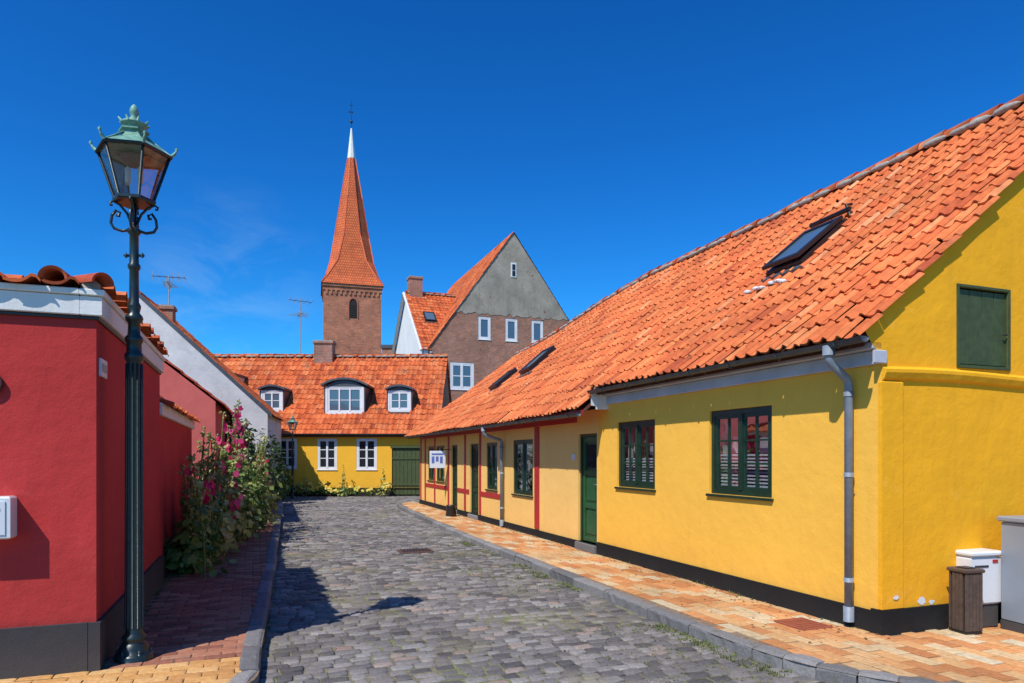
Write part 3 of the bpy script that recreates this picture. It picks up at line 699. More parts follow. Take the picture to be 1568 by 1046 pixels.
for (c,w,z0,z1,big) in dorm:
    tf=(z0-2.8)/.95-.02; arch=.30 if big else .16; tb=(z1+arch-2.8)/.95+.1
    FD=Frame(FB.p(c-w/2,tf,0).xy,(1,0)); FD.b=Vector((0,1,0))
    mx=.10 if big else .08
    wall(FD,0,w,z0-.1,z1,[(mx,w-mx,z0+.0,z1-.04)],bh,'dormer_front',[M_wtrim],depth=.08)
    window(FD,mx,w-mx,z0+.0,z1-.04,bh,M_wtrim,3 if big else 2,1,2,fw=.055,mw=.03,inset=.015,glass=M_bglass)
    mb=MB(); n=12; arc=[(w*i/n, z1+arch*(1-(2*i/n-1)**2)) for i in range(n+1)]
    mb.face([FD.p(x,-.004,z) for x,z in [(0,z1)]+arc[1:-1]+[(w,z1)]],1)
    for x in (-.05,w+.05): mb.face([FD.p(x,-.01,z0-.1),FD.p(x,-.01,z1),FD.p(x,tb-tf,z1),FD.p(x,tb-tf,z0-.1)],2)
    for xa,xb in ((-.05,0),(w,w+.05)): mb.face([FD.p(xa,-.01,z0-.1),FD.p(xa,-.01,z1),FD.p(xb,-.01,z1),FD.p(xb,-.01,z0-.1)],2)
    arc=[(w/2+(x-w/2)*1.2, z+.02) for x,z in arc]
    for i in range(n):
        (xa,za_),(xb,zb_)=arc[i],arc[i+1]
        for o1 in (0,.09): mb.face([FD.p(xa,-.12,za_+o1),FD.p(xb,-.12,zb_+o1),FD.p(xb,tb-tf+.3,zb_+o1),FD.p(xa,tb-tf+.3,za_+o1)],0,sm=True)
        mb.face([FD.p(xa,-.12,za_),FD.p(xb,-.12,zb_),FD.p(xb,-.12,zb_+.09),FD.p(xa,-.12,za_+.09)],0)
    for q in (0,n): mb.face([FD.p(arc[q][0],-.12,arc[q][1]),FD.p(arc[q][0],tb-tf,arc[q][1]),FD.p(arc[q][0],tb-tf,arc[q][1]+.09),FD.p(arc[q][0],-.12,arc[q][1]+.09)],0)
    mb.obj('dormer_roof',[M_zincdk,M_zincdk,M_zincdk],bh)
antenna((-10.6,34.2,6.6),2.9,5,.6,w=.9)
mb=MB(); mb.box(FB,X(350)-1.4,X(388)-1.4,1.2,3.2,3.2,5.35,0); mb.box(FB,X(350)-1.5,X(388)-1.3,1.1,3.3,5.352,5.45,1); mb.obj('white_dormer_box',[M_white,M_zincdk],bh)

# ------------------------------------------------------------ brick gable house
gb=empty('brick_gable_house')
FGb=Frame((-4.97,40.3),(.937,.35)); FGb.b=Vector((-.35,.937,0))
Wg=10.8; zeG=7.96; zaG=15.45
def gpt(t,z): return FGb.p(t,0,z)
wins=[(3.12,3.92,8.75,10.15),(4.87,5.67,8.75,10.15),(6.6,7.4,8.75,10.15),(1.35,2.85,5.65,7.3)]
wall(FGb,0,Wg,-.12,7.96,[wins[3]],gb,'lower_wall',[M_brick])
kG=(zaG-zeG)/(Wg/2); zs=10.2; xa=(zs-zeG)/kG
mb=MB()
def zl(x): return zeG+kG*min(x,Wg-x)
xs=[0,xa,3.12,3.92,4.87,5.67,6.6,7.4,Wg-xa,Wg]
for i in range(len(xs)-1):
    a,b_=xs[i],xs[i+1]; inw=any(abs(a-w_[0])<.01 for w_ in wins[:3])
    if inw:
        q=[(a,zeG),(b_,zeG),(b_,8.75),(a,8.75)]; mb.face([gpt(*p) for p in q],0,q)
        q=[(a,10.15),(b_,10.15),(b_,zs),(a,zs)]; mb.face([gpt(*p) for p in q],0,q)
    else:
        q=[(a,zeG),(b_,zeG),(b_,min(zs,zl(b_))),(a,min(zs,zl(a)))]
        if abs(q[3][1]-zeG)<1e-6: q=q[:3]
        elif abs(q[2][1]-zeG)<1e-6: q=[q[0],q[1],q[3]]
        mb.face([gpt(*p) for p in q],0,q)
q=[(xa,zs),(Wg-xa,zs),(Wg/2,zaG)]
low=[(xa+(Wg-2*xa)*i/60, zs+.22*mnoise.noise(Vector((i*.45,2,0)))+.06*mnoise.noise(Vector((i*1.7,5,0)))+.10) for i in range(61)]
mb.face([FGb.p(x,-.02,z) for x,z in low]+[FGb.p(Wg/2,-.02,zaG)],1)
mb.face([FGb.p(x,-.001,z) for x,z in q],0,q)
mb.face([FGb.p(0,0,-.1),FGb.p(0,12,-.1),FGb.p(0,12,zeG),FGb.p(0,0,zeG)],2); mb.face([FGb.p(Wg,0,-.1),FGb.p(Wg,14,-.1),FGb.p(Wg,14,zeG),FGb.p(Wg,0,zeG)],0)
mb.obj('gable_wall',[M_brick,M_greyrender,M_brick],gb)
for w_ in wins[:3]: window(FGb,*w_,gb,M_wtrim,1,1,1,fw=.10,inset=.02,glass=M_bglass,sill=M_wtrim)
window(FGb,*wins[3],gb,M_wtrim,2,1,2,fw=.12,mw=.06,inset=.02,glass=M_bglass,sill=M_wtrim)
mb=MB(); mb.box(FGb,5.22,5.58,-.05,.0,12.7,13.6,1); mb.box(FGb,5.30,5.50,-.07,-.051,12.78,13.1,0);mb.box(FGb,5.30,5.50,-.07,-.051,13.16,13.5,0); mb.obj('loft_light',[M_dglass,M_wtrim],gb)
for sgn in (0,1):
    P=(lambda s,t: FGb.p(t,s,zeG+kG*t+.05)) if sgn==0 else (lambda s,t: FGb.p(Wg-t,s,zeG+kG*t+.05))
    nn=(Vector((0,0,1))-FGb.a*kG*(1 if sgn==0 else -1)).normalized()
    pantiles(P,nn,-.08,14,-.1,Wg/2,M_tile2,gb,'roof_tiles',w=.26,c=.22,nx=5)
    mb=MB(); mb.face([P(.05,-.1)-nn*.05,P(14,-.1)-nn*.05,P(14,Wg/2)-nn*.05,P(.05,Wg/2)-nn*.05]); mb.obj('roof_underlay',[M_under],gb)
kW=.88; Dw=5.0
mb=MB()
q=[(0,-.1),(2*Dw,-.1),(2*Dw,zeG),(Dw,zeG+kW*Dw),(0,zeG)]
mb.face([FGb.p(-.25,t,z) for t,z in q],0)
mb.box(FGb,-.25,0,-.02,.3,-.1,zeG+.1,0)
mb.obj('white_end_wall',[M_white],gb)
Pw=lambda s,t: FGb.p(s,t,zeG+kW*t+.05)
pantiles(Pw,(Vector((0,0,1))-FGb.b*kW).normalized(),-.35,3.4,-.1,Dw,M_tile2,gb,'wing_roof_tiles',w=.26,c=.26,nx=5,skip=lambda s,t: kG*s>kW*t+.25)
poly(gb,'wing_underlay',[Pw(-.3,0)-Vector((0,0,.06)),Pw(0,0)-Vector((0,0,.06)),Pw(kW*Dw/kG,Dw)-Vector((0,0,.06)),Pw(-.3,Dw)-Vector((0,0,.06))],M_under)
poly(gb,'wing_rear',[FGb.p(-.3,2*Dw,zeG),FGb.p(0,2*Dw,zeG),FGb.p(3.1,Dw,zeG+kW*Dw),FGb.p(-.3,Dw,zeG+kW*Dw)],M_under)
ridge(FGb.p(-.3,Dw,zeG+kW*Dw+.1),FGb.p(3.1,Dw,zeG+kW*Dw+.1),gb,M_tile2,r=.14)
mb=MB()
A=FGb.p(-.42,-.15,zeG-.1);B=FGb.p(-.42,Dw,zeG+kW*Dw+.02);C=FGb.p(-.42,2*Dw+.2,zeG-.2)
for (p,q_) in ((A,B),(B,C)): mb.tube([p,q_],.10,4,0)
mb.obj('verge_boards',[M_wtrim],gb)
chimney(FGb,-.1,.75,Dw-.4,Dw+.4,11.8,13.3,gb)
skylight(FGb,Pw,.75,2.7,.7,1.0,gb)
downpipe(FGb,.15,-.2,7.8,gb,r=.07)

lb=empty('brick_outbuilding')
FO=Frame((-13.5,58),(1,0)); FO.b=Vector((0,1,0))
mb=MB(); mb.box(FO,0,6.2,0,8,-.1,10.2,0); mb.box(FO,-.1,6.3,-.1,8.1,10.202,10.40,1); mb.obj('walls',[M_brick,M_zincdk],lb)
window(FO,.5,1.7,8.4,9.8,lb,M_wtrim,2,1,2,fw=.12,mw=.06,inset=-.06,glass=M_dglass)
mb=MB(); FO2=Frame((-9.9,52),(1,0)); FO2.b=Vector((0,1,0)); mb.box(FO2,0,1.5,0,5,-.1,9.9,0); mb.box(FO2,-.1,1.6,-.1,5.1,9.902,10.15,1); mb.obj('annex',[M_brick,M_zincdk],lb)

# ------------------------------------------------------------ church tower
ct=empty('church_tower')
th=math.radians(16); FT=Frame((-24.15,87.5),(math.cos(th),math.sin(th))); FT.b=Vector((-math.sin(th),math.cos(th),0))
Wt=7.3
mb=MB(); mb.box(FT,0,Wt,0,Wt,-.1,23.6,0)
mb.box(FT,-.1,Wt+.1,-.1,Wt+.1,23.1,23.35,0); mb.box(FT,-.18,Wt+.18,-.18,Wt+.18,23.62,23.95,0)
for i in range(12): mb.box(FT,.25+i*.59,.5+i*.59,-.12,.001,22.6,23.1,0)
mb.obj('tower_walls',[M_brickt],ct)
mb=MB(); cx=Wt/2+.05
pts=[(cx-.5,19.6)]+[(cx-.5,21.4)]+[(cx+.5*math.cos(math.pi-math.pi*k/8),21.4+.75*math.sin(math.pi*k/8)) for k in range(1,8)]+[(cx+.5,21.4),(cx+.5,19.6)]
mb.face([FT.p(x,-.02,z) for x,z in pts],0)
for i in range(len(pts)-1):
    (x0,z0),(x1,z1)=pts[i],pts[i+1]
    mb.face([FT.p(x0,-.10,z0),FT.p(x1,-.10,z1),FT.p(cx+(x1-cx)*1.3,-.10,z1+(.16 if z1>21.4 else 0)),FT.p(cx+(x0-cx)*1.3,-.10,z0+(.16 if z0>21.4 else 0))],1)
for k in range(6): mb.box(FT,cx-.45,cx+.45,-.05,-.025,19.7+.3*k,19.76+.3*k,0)
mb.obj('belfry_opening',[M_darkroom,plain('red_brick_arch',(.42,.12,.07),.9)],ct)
def mk_spire():
    m,nt,b = new_mat('spire_tiles')
    p=pos(nt); br=N(nt,'ShaderNodeTexBrick'); uv=N(nt,'ShaderNodeUVMap'); uv.uv_map='UVMap'; L(nt,uv.outputs[0],br.inputs[0])
    br.inputs['Scale'].default_value=1; br.inputs['Brick Width'].default_value=.3; br.inputs['Row Height'].default_value=.36; br.inputs['Mortar Size'].default_value=.035
    br.inputs['Color1'].default_value=(.72,.155,.032,1); br.inputs['Color2'].default_value=(.60,.11,.022,1); br.inputs['Mortar'].default_value=(.28,.042,.014,1)
    c=mixc(nt,.6,br.outputs['Color'],ramp(nt,noise(nt,p,.7,6,.65),[(.3,.6),(.7,1.2)]),'MULTIPLY')
    L(nt,c,b.inputs['Base Color']); b.inputs['Roughness'].default_value=.8; L(nt,bump(nt,br.outputs['Fac'],-.6,.05),b.inputs['Normal']); return m
C0=FT.p(Wt/2,Wt/2,0)
def ring8(h,z,sq):
    out=[]
    for k in range(8):
        cor=[(1,1),(-1,1),(-1,-1),(1,-1)][k//2]; c=h*(1-sq)*.586+.02
        if (k%2==0)==(cor[0]*cor[1]>0): x,y=h*cor[0],(h-c)*cor[1]
        else: x,y=(h-c)*cor[0],h*cor[1]
        out.append(C0+FT.a*x+FT.b*y+Vector((0,0,z)))
    return out
lv=[(3.95,23.96,1),(3.35,25.2,.85),(2.8,27.4,.4),(2.25,30.9,.1),(1.38,36.4,0),(.5,41.8,0)]
rg=[ring8(*l) for l in lv]; mb=MB()
for i in range(len(rg)-1):
    for k in range(8):
        a,b_=rg[i][k],rg[i][(k+1)%8]; c,d=rg[i+1][(k+1)%8],rg[i+1][k]; w0=(b_-a).length/2; w1=(c-d).length/2
        mb.face([a,b_,c,d],0,[(-w0,lv[i][1]),(w0,lv[i][1]),(w1,lv[i+1][1]),(-w1,lv[i+1][1])])
for k in range(8):
    for i in range(len(rg)-1): mb.tube([rg[i][k],rg[i+1][k]],.07,5,1)
mb.obj('spire',[mk_spire(),M_tiledark],ct)
mb=MB(); mb.lathe(C0,[(.56,41.75),(.52,42.2),(.10,45.9)],8,0,sm=False); mb.obj('white_spire_cap',[M_wtrim],ct)
mb=MB(); mb.tube([C0+Vector((0,0,45.8)),C0+Vector((0,0,49.6))],.04,6,0)
mb.lathe(C0+Vector((0,0,46.8)),[(.03,-.22),(.17,-.12),(.2,0),(.17,.12),(.03,.22)],10,0)
c=C0+Vector((0,0,49.0)); mb.tube([c-FT.a*.25,c+FT.a*.25],.03,5,0)
q=C0+Vector((0,0,48.0)); mb.face([q-FT.a*.35,q-FT.a*.28+Vector((0,0,.25)),q+Vector((0,0,.1)),q+FT.a*.3+Vector((0,0,.22)),q+FT.a*.2-Vector((0,0,.05))],0)
mb.obj('weathercock_finial',[M_black],ct)

# ------------------------------------------------------------ ground, road, pavements, kerbs
mb=MB(); 
mb.face([(-900,-300,-.135),(900,-300,-.135),(900,1500,-.135),(-900,1500,-.135)]); mb.obj('ground',[M_ground])
def smooth(P,it=2):
    P=[Vector((x,y,0)) for x,y in P]
    for _ in range(it):
        Q=[P[0]]
        for i in range(len(P)-1): Q+= [P[i].lerp(P[i+1],.25),P[i].lerp(P[i+1],.75)]
        Q.append(P[-1]); P=Q
    return [(p.x,p.y) for p in P]
kL=smooth([(-9.2,26.2),(-8.55,25.2),(-8.0,23.9),(-5.66,16.7),(-3.83,11.1),(-2.6,7.3),(-2.02,5.45),(-1.84,4.98),(-1.93,4.70),(-2.2,4.5),(-3.0,4.15),(-7,2.65)])
kR=smooth([(8,4.3),(5,4.35),(3.6,4.55),(2.85,4.80),(2.33,5.2),(1.98,5.77),(1.5,7.1),(.62,9.55),(-1.17,14.5),(-2.62,19),(-3.75,22.5),(-4.05,24.0),(-3.7,24.8),(-2.8,25.2),(3,27.3)])
def pip(x,y,P):
    c=False; n=len(P); j=n-1
    for i in range(n):
        if (P[i][1]>y)!=(P[j][1]>y) and x<(P[j][0]-P[i][0])*(y-P[i][1])/(P[j][1]-P[i][1])+P[i][0]: c=not c
        j=i
    return c
def dline(x,y,P):
    b=9
    for i in range(len(P)-1):
        ax,ay=P[i];bx,by=P[i+1]; dx,dy=bx-ax,by-ay; l=dx*dx+dy*dy+1e-9; u=max(0,min(1,((x-ax)*dx+(y-ay)*dy)/l))
        b=min(b,math.hypot(x-ax-u*dx,y-ay-u*dy))
    return b
roadP=kL+[(-7,1.5),(8,1.5)]+kR+[(3,29.9),(-15,29.9),(-15,27)]
leftP=kL+[(-7,4),(-12,14),(-14,26.5)]
rightP=kR+[(10,24),(10,4.3)]
def stones(name,P,F,s0,s1,t0,t1,rw,ln,mat,z=0,gap=.012,dome=.012,jz=.004,wob=.012,skip=None,h=.05,chk=None,edge=None):
    mb=MB(); t=t0; k=0
    while t<t1:
        rwk=rw*U(.88,1.12) if wob>.006 else rw
        s=s0+(U(0,ln) if wob>.006 else ln*.5*(k%2)); col=0
        while s<s1:
            l=ln*U(.68,1.35) if wob>.006 else ln
            cx_=F.p(s+l/2,t+rwk/2,0)
            ok=pip(cx_.x,cx_.y,P) and not (skip and skip(cx_))
            s_=s;l_=l
            if ok and edge is not None:
                if dline(cx_.x,cx_.y,edge)<.5:
                    def good(sv):
                        for tv in (t+.01,t+rwk-.01):
                            q=F.p(sv,tv,0)
                            if not pip(q.x,q.y,P) or dline(q.x,q.y,edge)<.10: return False
                        return True
                    n_=0
                    while n_<8 and not good(s_) : s_+=l/8; l_-=l/8; n_+=1
                    n_=0
                    while n_<8 and l_>l*.2 and not good(s_+l_): l_-=l/8; n_+=1
                    if l_<l*.2: ok=False
            if ok:
                rr=random.random() if chk is None else chk(col,k)
                big=wob>.006
                zz=z+U(-jz,jz)+(.014 if big else .006)*mnoise.noise(Vector((cx_.x*.9,cx_.y*.9,0)))
                wv=(.02*mnoise.noise(Vector((cx_.x*.7,cx_.y*.7,3))) if big else 0)
                tl=[U(-wob,wob) for _ in range(8)]; tz=[U(-jz,jz)*.7 for _ in range(4)]
                cr=[(s_+gap/2+tl[0],t+gap/2+tl[1]+wv),(s_+l_-gap/2+tl[2],t+gap/2+tl[3]+wv),(s_+l_-gap/2+tl[4],t+rwk-gap/2+tl[5]+wv),(s_+gap/2+tl[6],t+rwk-gap/2+tl[7]+wv)]
                mxs=sum(c[0] for c in cr)/4; mys=sum(c[1] for c in cr)/4
                V=[]
                for (ins,dz) in ((0,-h),(0,-dome),(.12,-dome*.25),(.36,0)):
                    for q,(a,b_) in enumerate(cr): 
                        V.append(F.p(a+(mxs-a)*ins,b_+(mys-b_)*ins,zz+dz+tz[q]*(1-ins)))
                fs=[(r_*4+q,r_*4+(q+1)%4,(r_+1)*4+(q+1)%4,(r_+1)*4+q) for r_ in range(3) for q in range(4)]+[(12,13,14,15)]
                mb.idx(V,fs,0,rr,dome>.006)
            s+=l; col+=1
        t+=rwk; k+=1
    return mb.obj(name,[mat])
FS=Frame((0,2.5),(.9375,.348)); FS.b=Vector((-.348,.9375,0))
stones('cobblestone_road',roadP,FS,-14,12,-2.5,31,.12,.165,M_cobble,z=-.10,gap=.014,dome=.011,jz=.005,wob=.010)
def inR(c):
    v=Vector((c.x,c.y,0))-FR.o; return v.dot(FR.b)>.02 and v.dot(FR.a)>.02
FSr=Frame(FR.o.xy,FR.a.xy); FSr.b=FR.b.copy()
stones('right_pavement',rightP,FSr,-8,21,-4,6,.15,.30,M_pavr,z=0,gap=.008,dome=.004,jz=.0025,wob=.004,skip=inR,edge=kR,chk=lambda c,k:(.72+U(-.3,.28) if ((c+(k//2))%4 in (0,1) and U(0,1)<.7) else U(0,.6)))
def inL(c):
    v=Vector((c.x,c.y,0))-FL.o; return v.dot(FL.b)>.02 and v.dot(FL.a)>.02
FSl=Frame(FL.o.xy,(-FL.b).xy); FSl.b=FL.a.copy()
front=lambda c: (Vector((c.x,c.y,0))-FL.o).dot(FL.a)<-.02
stones('left_pavement',leftP,FSl,-6,4,0.0,22,.112,.225,M_pavel,z=0,gap=.009,dome=.005,jz=.003,wob=.003,skip=lambda c: inL(c) or front(c),edge=kL)
stones('front_pavement',leftP,FSl,-6,4,-4.032,0.0,.112,.225,M_pavey,z=0,gap=.009,dome=.005,jz=.003,wob=.003,skip=lambda c: inL(c) or not front(c),edge=kL)
def sheet(name,P,z,mat):
    mb=MB(); mb.face([(x,y,z) for x,y in P]); return mb.obj(name,[mat])
M_sand=plain('jointing_sand',(.20,.14,.09),.95,var=.4,scale=20)
sheet('left_pavement_bed',leftP,-.012,M_sand); sheet('right_pavement_bed',rightP,-.010,M_sand)
sheet('road_bed',roadP,-.1125,mk_ground('mossy_joint_sand'))

def kerb(pts,name,side,wd=.15,seg=.85,top=.008):
    mb=MB(); P=[Vector((x,y,0)) for x,y in pts]
    acc=[0]
    for i in range(1,len(P)): acc.append(acc[-1]+(P[i]-P[i-1]).length)
    def at(d):
        for i in range(1,len(P)):
            if acc[i]>=d: return P[i-1].lerp(P[i],(d-acc[i-1])/max(1e-6,acc[i]-acc[i-1]))
        return P[-1]
    d=0; T=acc[-1]
    while d<T-.05:
        curv=(at(min(T,d+.5))-at(d)).normalized().dot((at(min(T,d+1.0))-at(min(T,d+.5))).normalized()) if d<T-1.1 else 1
        l=(seg if curv>.997 else .26)*U(.8,1.2); a=at(d+.007); b_=at(min(T,d+l-.007)); dv=(b_-a).normalized(); nv=Vector((-dv.y,dv.x,0))*side
        F=Frame(a.xy,dv.xy); F.b=nv; zt_=top+U(-.009,.006); Lx=(b_-a).length; o=U(-.009,.009)
        ns=max(1,int(Lx/.08)); V=[]
        prof=[(0,-.15),(0,-.022),(.010,-.008),(.03,0),(.07,.002),(wd-.02,0),(wd,-.012),(wd,-.06)]
        for i in range(ns+1):
            for (t_,z_) in prof: 
                e=.013*mnoise.noise(Vector((a.x*3+i*.9,t_*20,z_*9+d)))
                V.append(F.p(Lx*i/ns,t_+o+e,zt_+z_+e*.6-(.006 if i in (0,ns) and z_>-.03 else 0)))
        m_=len(prof); mb.idx(V,[(i*m_+k,i*m_+k+1,(i+1)*m_+k+1,(i+1)*m_+k) for i in range(ns) for k in range(m_-1)]+[tuple(range(m_)),tuple(ns*m_+k for k in range(m_))],0,None,False)
        d+=l
    return mb.obj(name,[M_kerb])
kerb(kL[::-1],'left_kerb',1); kerb(kR,'right_kerb',-1)
M_rust=plain('rusty_iron',(.10,.05,.035),.8,var=.4,scale=20)
mb=MB()
FD0=Frame((-1.95,12.0),(.94,.34)); FD0.b=Vector((-.34,.94,0))
mb.box(FD0,0,.6,0,.42,-.12,-.080,0,bev=.006)
for i in range(9): mb.box(FD0,.05+i*.057,.08+i*.057,.04,.38,-.079,-.070,1)
mb.obj('storm_drain_grate',[M_rust,M_black])
mb=MB(); mb.box(FR,.35,.75,-.55,-.2,-.02,.010,0,bev=.004)
for i in range(5): mb.box(FR,.40+i*.06,.43+i*.06,-.52,-.23,.0105,.013,0)
mb.obj('pavement_cover',[plain('red_iron_cover',(.28,.07,.035),.7)])
mb=MB(); FD1=Frame((2.02,4.62),(.94,.34)); FD1.b=Vector((-.34,.94,0)); mb.box(FD1,0,.45,0,.35,-.12,-.075,0,bev=.006)
for i in range(6): mb.box(FD1,.05+i*.06,.085+i*.06,.04,.31,-.074,-.066,1)
mb.obj('storm_drain_grate',[plain('dark_iron',(.05,.045,.04),.7),M_black])

# ------------------------------------------------------------ bins / cabinets by the gable
FZ=Frame((4.07,6.12),(.975,.22)); FZ.b=Vector((-.22,.975,0))
tb=empty('litter_bin'); mb=MB(); bw_=.185
mb.box(FZ,0.01,bw_-.01,.01,bw_-.01,.0,.04,1)
for i in range(5):
    a=i*bw_/5
    mb.box(FZ,a+.003,a+bw_/5-.003,0,.016,.03,.55,0,bev=.004); mb.box(FZ,a+.003,a+bw_/5-.003,bw_-.016,bw_,.03,.55,0,bev=.004)
    if 0<i<4: mb.box(FZ,-.001,.016,a+.003,a+bw_/5-.003,.03,.55,0,bev=.004); mb.box(FZ,bw_-.016,bw_+.001,a+.003,a+bw_/5-.003,.03,.55,0,bev=.004)
mb.box(FZ,.017,bw_-.017,.018,bw_-.018,.03,.5,1); mb.box(FZ,-.012,bw_+.012,-.012,bw_+.012,.552,.59,0,bev=.01); mb.box(FZ,.04,bw_-.04,.04,bw_-.04,.59,.60,1,bev=.004)
mb.obj('body',[M_binbrown,M_black],tb)
pb=empty('parcel_box'); FY=Frame((4.26,6.33),(.965,.26)); FY.b=Vector((-.26,.965,0)); mb=MB()
mb.box(FY,0,.36,0,.2,.22,.67,0,bev=.02); mb.box(FY,.02,.34,.02,.18,.0,.219,1,bev=.01); mb.box(FY,-.01,.37,-.02,.21,.671,.72,0,bev=.015); mb.box(FY,.25,.31,-.006,.0,.61,.64,2); mb.box(FY,.04,.2,-.005,.0,.57,.59,1) 
mb.obj('body',[M_boxwhite,M_plinthg,M_redpaint],pb)
cb=empty('utility_cabinet'); FX=Frame((4.64,6.10),(.975,.22)); FX.b=Vector((-.22,.975,0)); mb=MB()
mb.box(FX,0,.75,0,.3,.0,.08,1); mb.box(FX,.005,.745,.005,.295,.081,1.0,0,bev=.012); mb.box(FX,-.02,.77,-.03,.32,1.001,1.05,0,bev=.012)
mb.box(FX,.05,.36,-.006,.004,.14,.95,0,bev=.003); mb.box(FX,.39,.70,-.006,.004,.14,.95,0,bev=.003); mb.tube([FX.p(.34,-.02,.55),FX.p(.34,-.02,.63)],.01,6,1)
mb.obj('body',[M_cabgrey,M_plinthg],cb)

# ------------------------------------------------------------ street lamp
def lamp(P,name,sc_=1.):
    e=empty(name); P=Vector(P); k=sc_
    def pr(l): return [(r*k,z*k) for r,z in l]
    mb=MB()
    mb.lathe(P,pr([(.138,-.02),(.142,.03),(.13,.05),(.118,.055),(.112,.09),(.085,.13),(.075,.145),(.088,.16),(.088,.18),(.066,.2),(.062,.24),(.060,.9),(.056,1.6),(.054,2.35),
       (.058,2.36),(.070,2.38),(.070,2.41),(.056,2.43),(.054,2.50),(.066,2.52),(.066,2.545),(.046,2.57),(.042,2.66),(.060,2.68),(.066,2.70),(.060,2.72),(.040,2.745),(.050,2.79),(.050,2.80),(.036,2.83),
       (.034,3.08),(.046,3.10),(.046,3.12),(.034,3.14),(.033,3.36),(.05,3.38),(.05,3.405),(.03,3.42)]),20,0)
    for i in range(10):
        a=2*math.pi*i/10; mb.tube([P+Vector((math.cos(a)*.061*k,math.sin(a)*.061*k,.25*k)),P+Vector((math.cos(a)*.055*k,math.sin(a)*.055*k,2.34*k))],.008*k,5,0)
    for i in range(6):
        a=2*math.pi*i/6+.3; mb.lathe(P+Vector((math.cos(a)*.118*k,math.sin(a)*.118*k,.045*k)),[(.016*k,0),(.016*k,.03*k),(.008*k,.04*k)],6,0)
    mb.tube([P+Vector((-.06,0,3.20))*k,P+Vector((.06,0,3.20))*k],.011*k,8,0)
    for sx in (-1,1): mb.lathe(P+Vector((sx*.065,0,3.20))*k,[(.004*k,-.02*k),(.02*k,0),(.004*k,.02*k)],8,0)
    mb.tube([P+Vector((0,0,3.4))*k,P+Vector((0,0,3.63))*k],.02*k,8,0)
    for i in range(4):
        a=math.pi/2*i+math.radians(20); d=Vector((math.cos(a),math.sin(a),0)); z=Vector((0,0,1))
        pts=[]
        for (x,y) in ((.03,3.40),(.085,3.385),(.14,3.40),(.162,3.44),(.155,3.50),(.125,3.545),(.10,3.53),(.105,3.50),(.125,3.505)): pts.append(P+(d*x+z*y)*k)
        mb.tube(pts,.0115*k,6,0)
        pts=[P+(d*x+z*y)*k for x,y in ((.02,3.45),(.05,3.53),(.10,3.59),(.145,3.615),(.17,3.60),(.165,3.58),(.15,3.585))]
        mb.tube(pts,.010*k,6,0)
    n=6; rot=math.radians(12); zb_,zt2=3.63,4.00; rb,rt=.140,.262; q8=.85
    mb.lathe(P,pr([(rb+.012,zb_-.02),(rb+.02,zb_-.01),(rb+.02,zb_+.012),(rb,zb_+.016),(.05,zb_+.017)]),n,0,rot,False)
    cs=lambda r,z,i:P+Vector((r*math.cos(rot+2*math.pi*i/n),r*math.sin(rot+2*math.pi*i/n),z))*k
    for i in range(n):
        mb.tube([cs(rt+.008,zt2,i),cs(rt+.008,zt2,i+1)],.015*k,6,0)
        mb.tube([cs(rb,zb_,i),cs(rt,zt2,i)],.011*k,5,0)
        mb.tube([cs(rt+.01,zt2+.01,i),cs(rt+.035,zt2+.03,i),cs(rt+.05,zt2+.06,i)],[.013*k,.013*k,.005*k],6,1)
        mb.lathe(cs(rt+.05,zt2+.066,i),[(.004*k,-.013*k),(.015*k,0),(.004*k,.015*k)],8,1)
    mb.obj('post_and_frame',[M_iron,M_copper],e)
    g=MB()
    for i in range(n): g.face([cs(rb-.004,zb_+.02,i),cs(rb-.004,zb_+.02,i+1),cs(rt-.006,zt2-.012,i+1),cs(rt-.006,zt2-.012,i)])
    g.obj('lantern_glass',[M_lampglass],e)
    t=MB(); dz=-.022
    t.lathe(P,pr([(r*q8,z+dz) for r,z in [(.335,4.022),(.30,4.045),(.22,4.09),(.15,4.125),(.115,4.16),(.11,4.185),(.135,4.195),(.135,4.205),(.06,4.21)]]),n,0,rot,False)
    t.lathe(P,pr([(r*.92,z+dz) for r,z in [(.075,4.20),(.08,4.235),(.105,4.25),(.11,4.262),(.07,4.27),(.05,4.285),(.034,4.31),(.026,4.33),(.036,4.345),(.036,4.375),(.028,4.395),(.008,4.42)]]),14,0)
    for i in range(8):
        a=2*math.pi*i/8; d=Vector((math.cos(a),math.sin(a),0))
        t.tube([P+(d*.09+Vector((0,0,4.24)))*k,P+(d*.115+Vector((0,0,4.265)))*k],[.012*k,.005*k],5,0)
    for i in range(n): t.tube([cs(.33*q8,4.026+dz,i),cs(.22*q8,4.094+dz,i),cs(.115*q8,4.165+dz,i)],.008*k,5,0)
    t.obj('copper_roof',[M_copper],e)
    b_=MB()
    b_.lathe(P,pr([(.10,3.98),(.12,3.97),(.07,3.92),(.03,3.90)]),12,0)
    for sx in (-.05,.05): b_.lathe(P+Vector((sx,0,0))*k,pr([(.004,3.91),(.022,3.89),(.022,3.79),(.01,3.76)]),10,1)
    b_.obj('mantle_burner',[plain('lamp_burner_brown',(.16,.07,.05),.6),plain('frosted_bulb',(.6,.6,.58),.3)],e)
    return e
lamp((-3.0,5.42,0),'street_lamp')
lamp((-9.0,28.0,-.1),'street_lamp',.78)

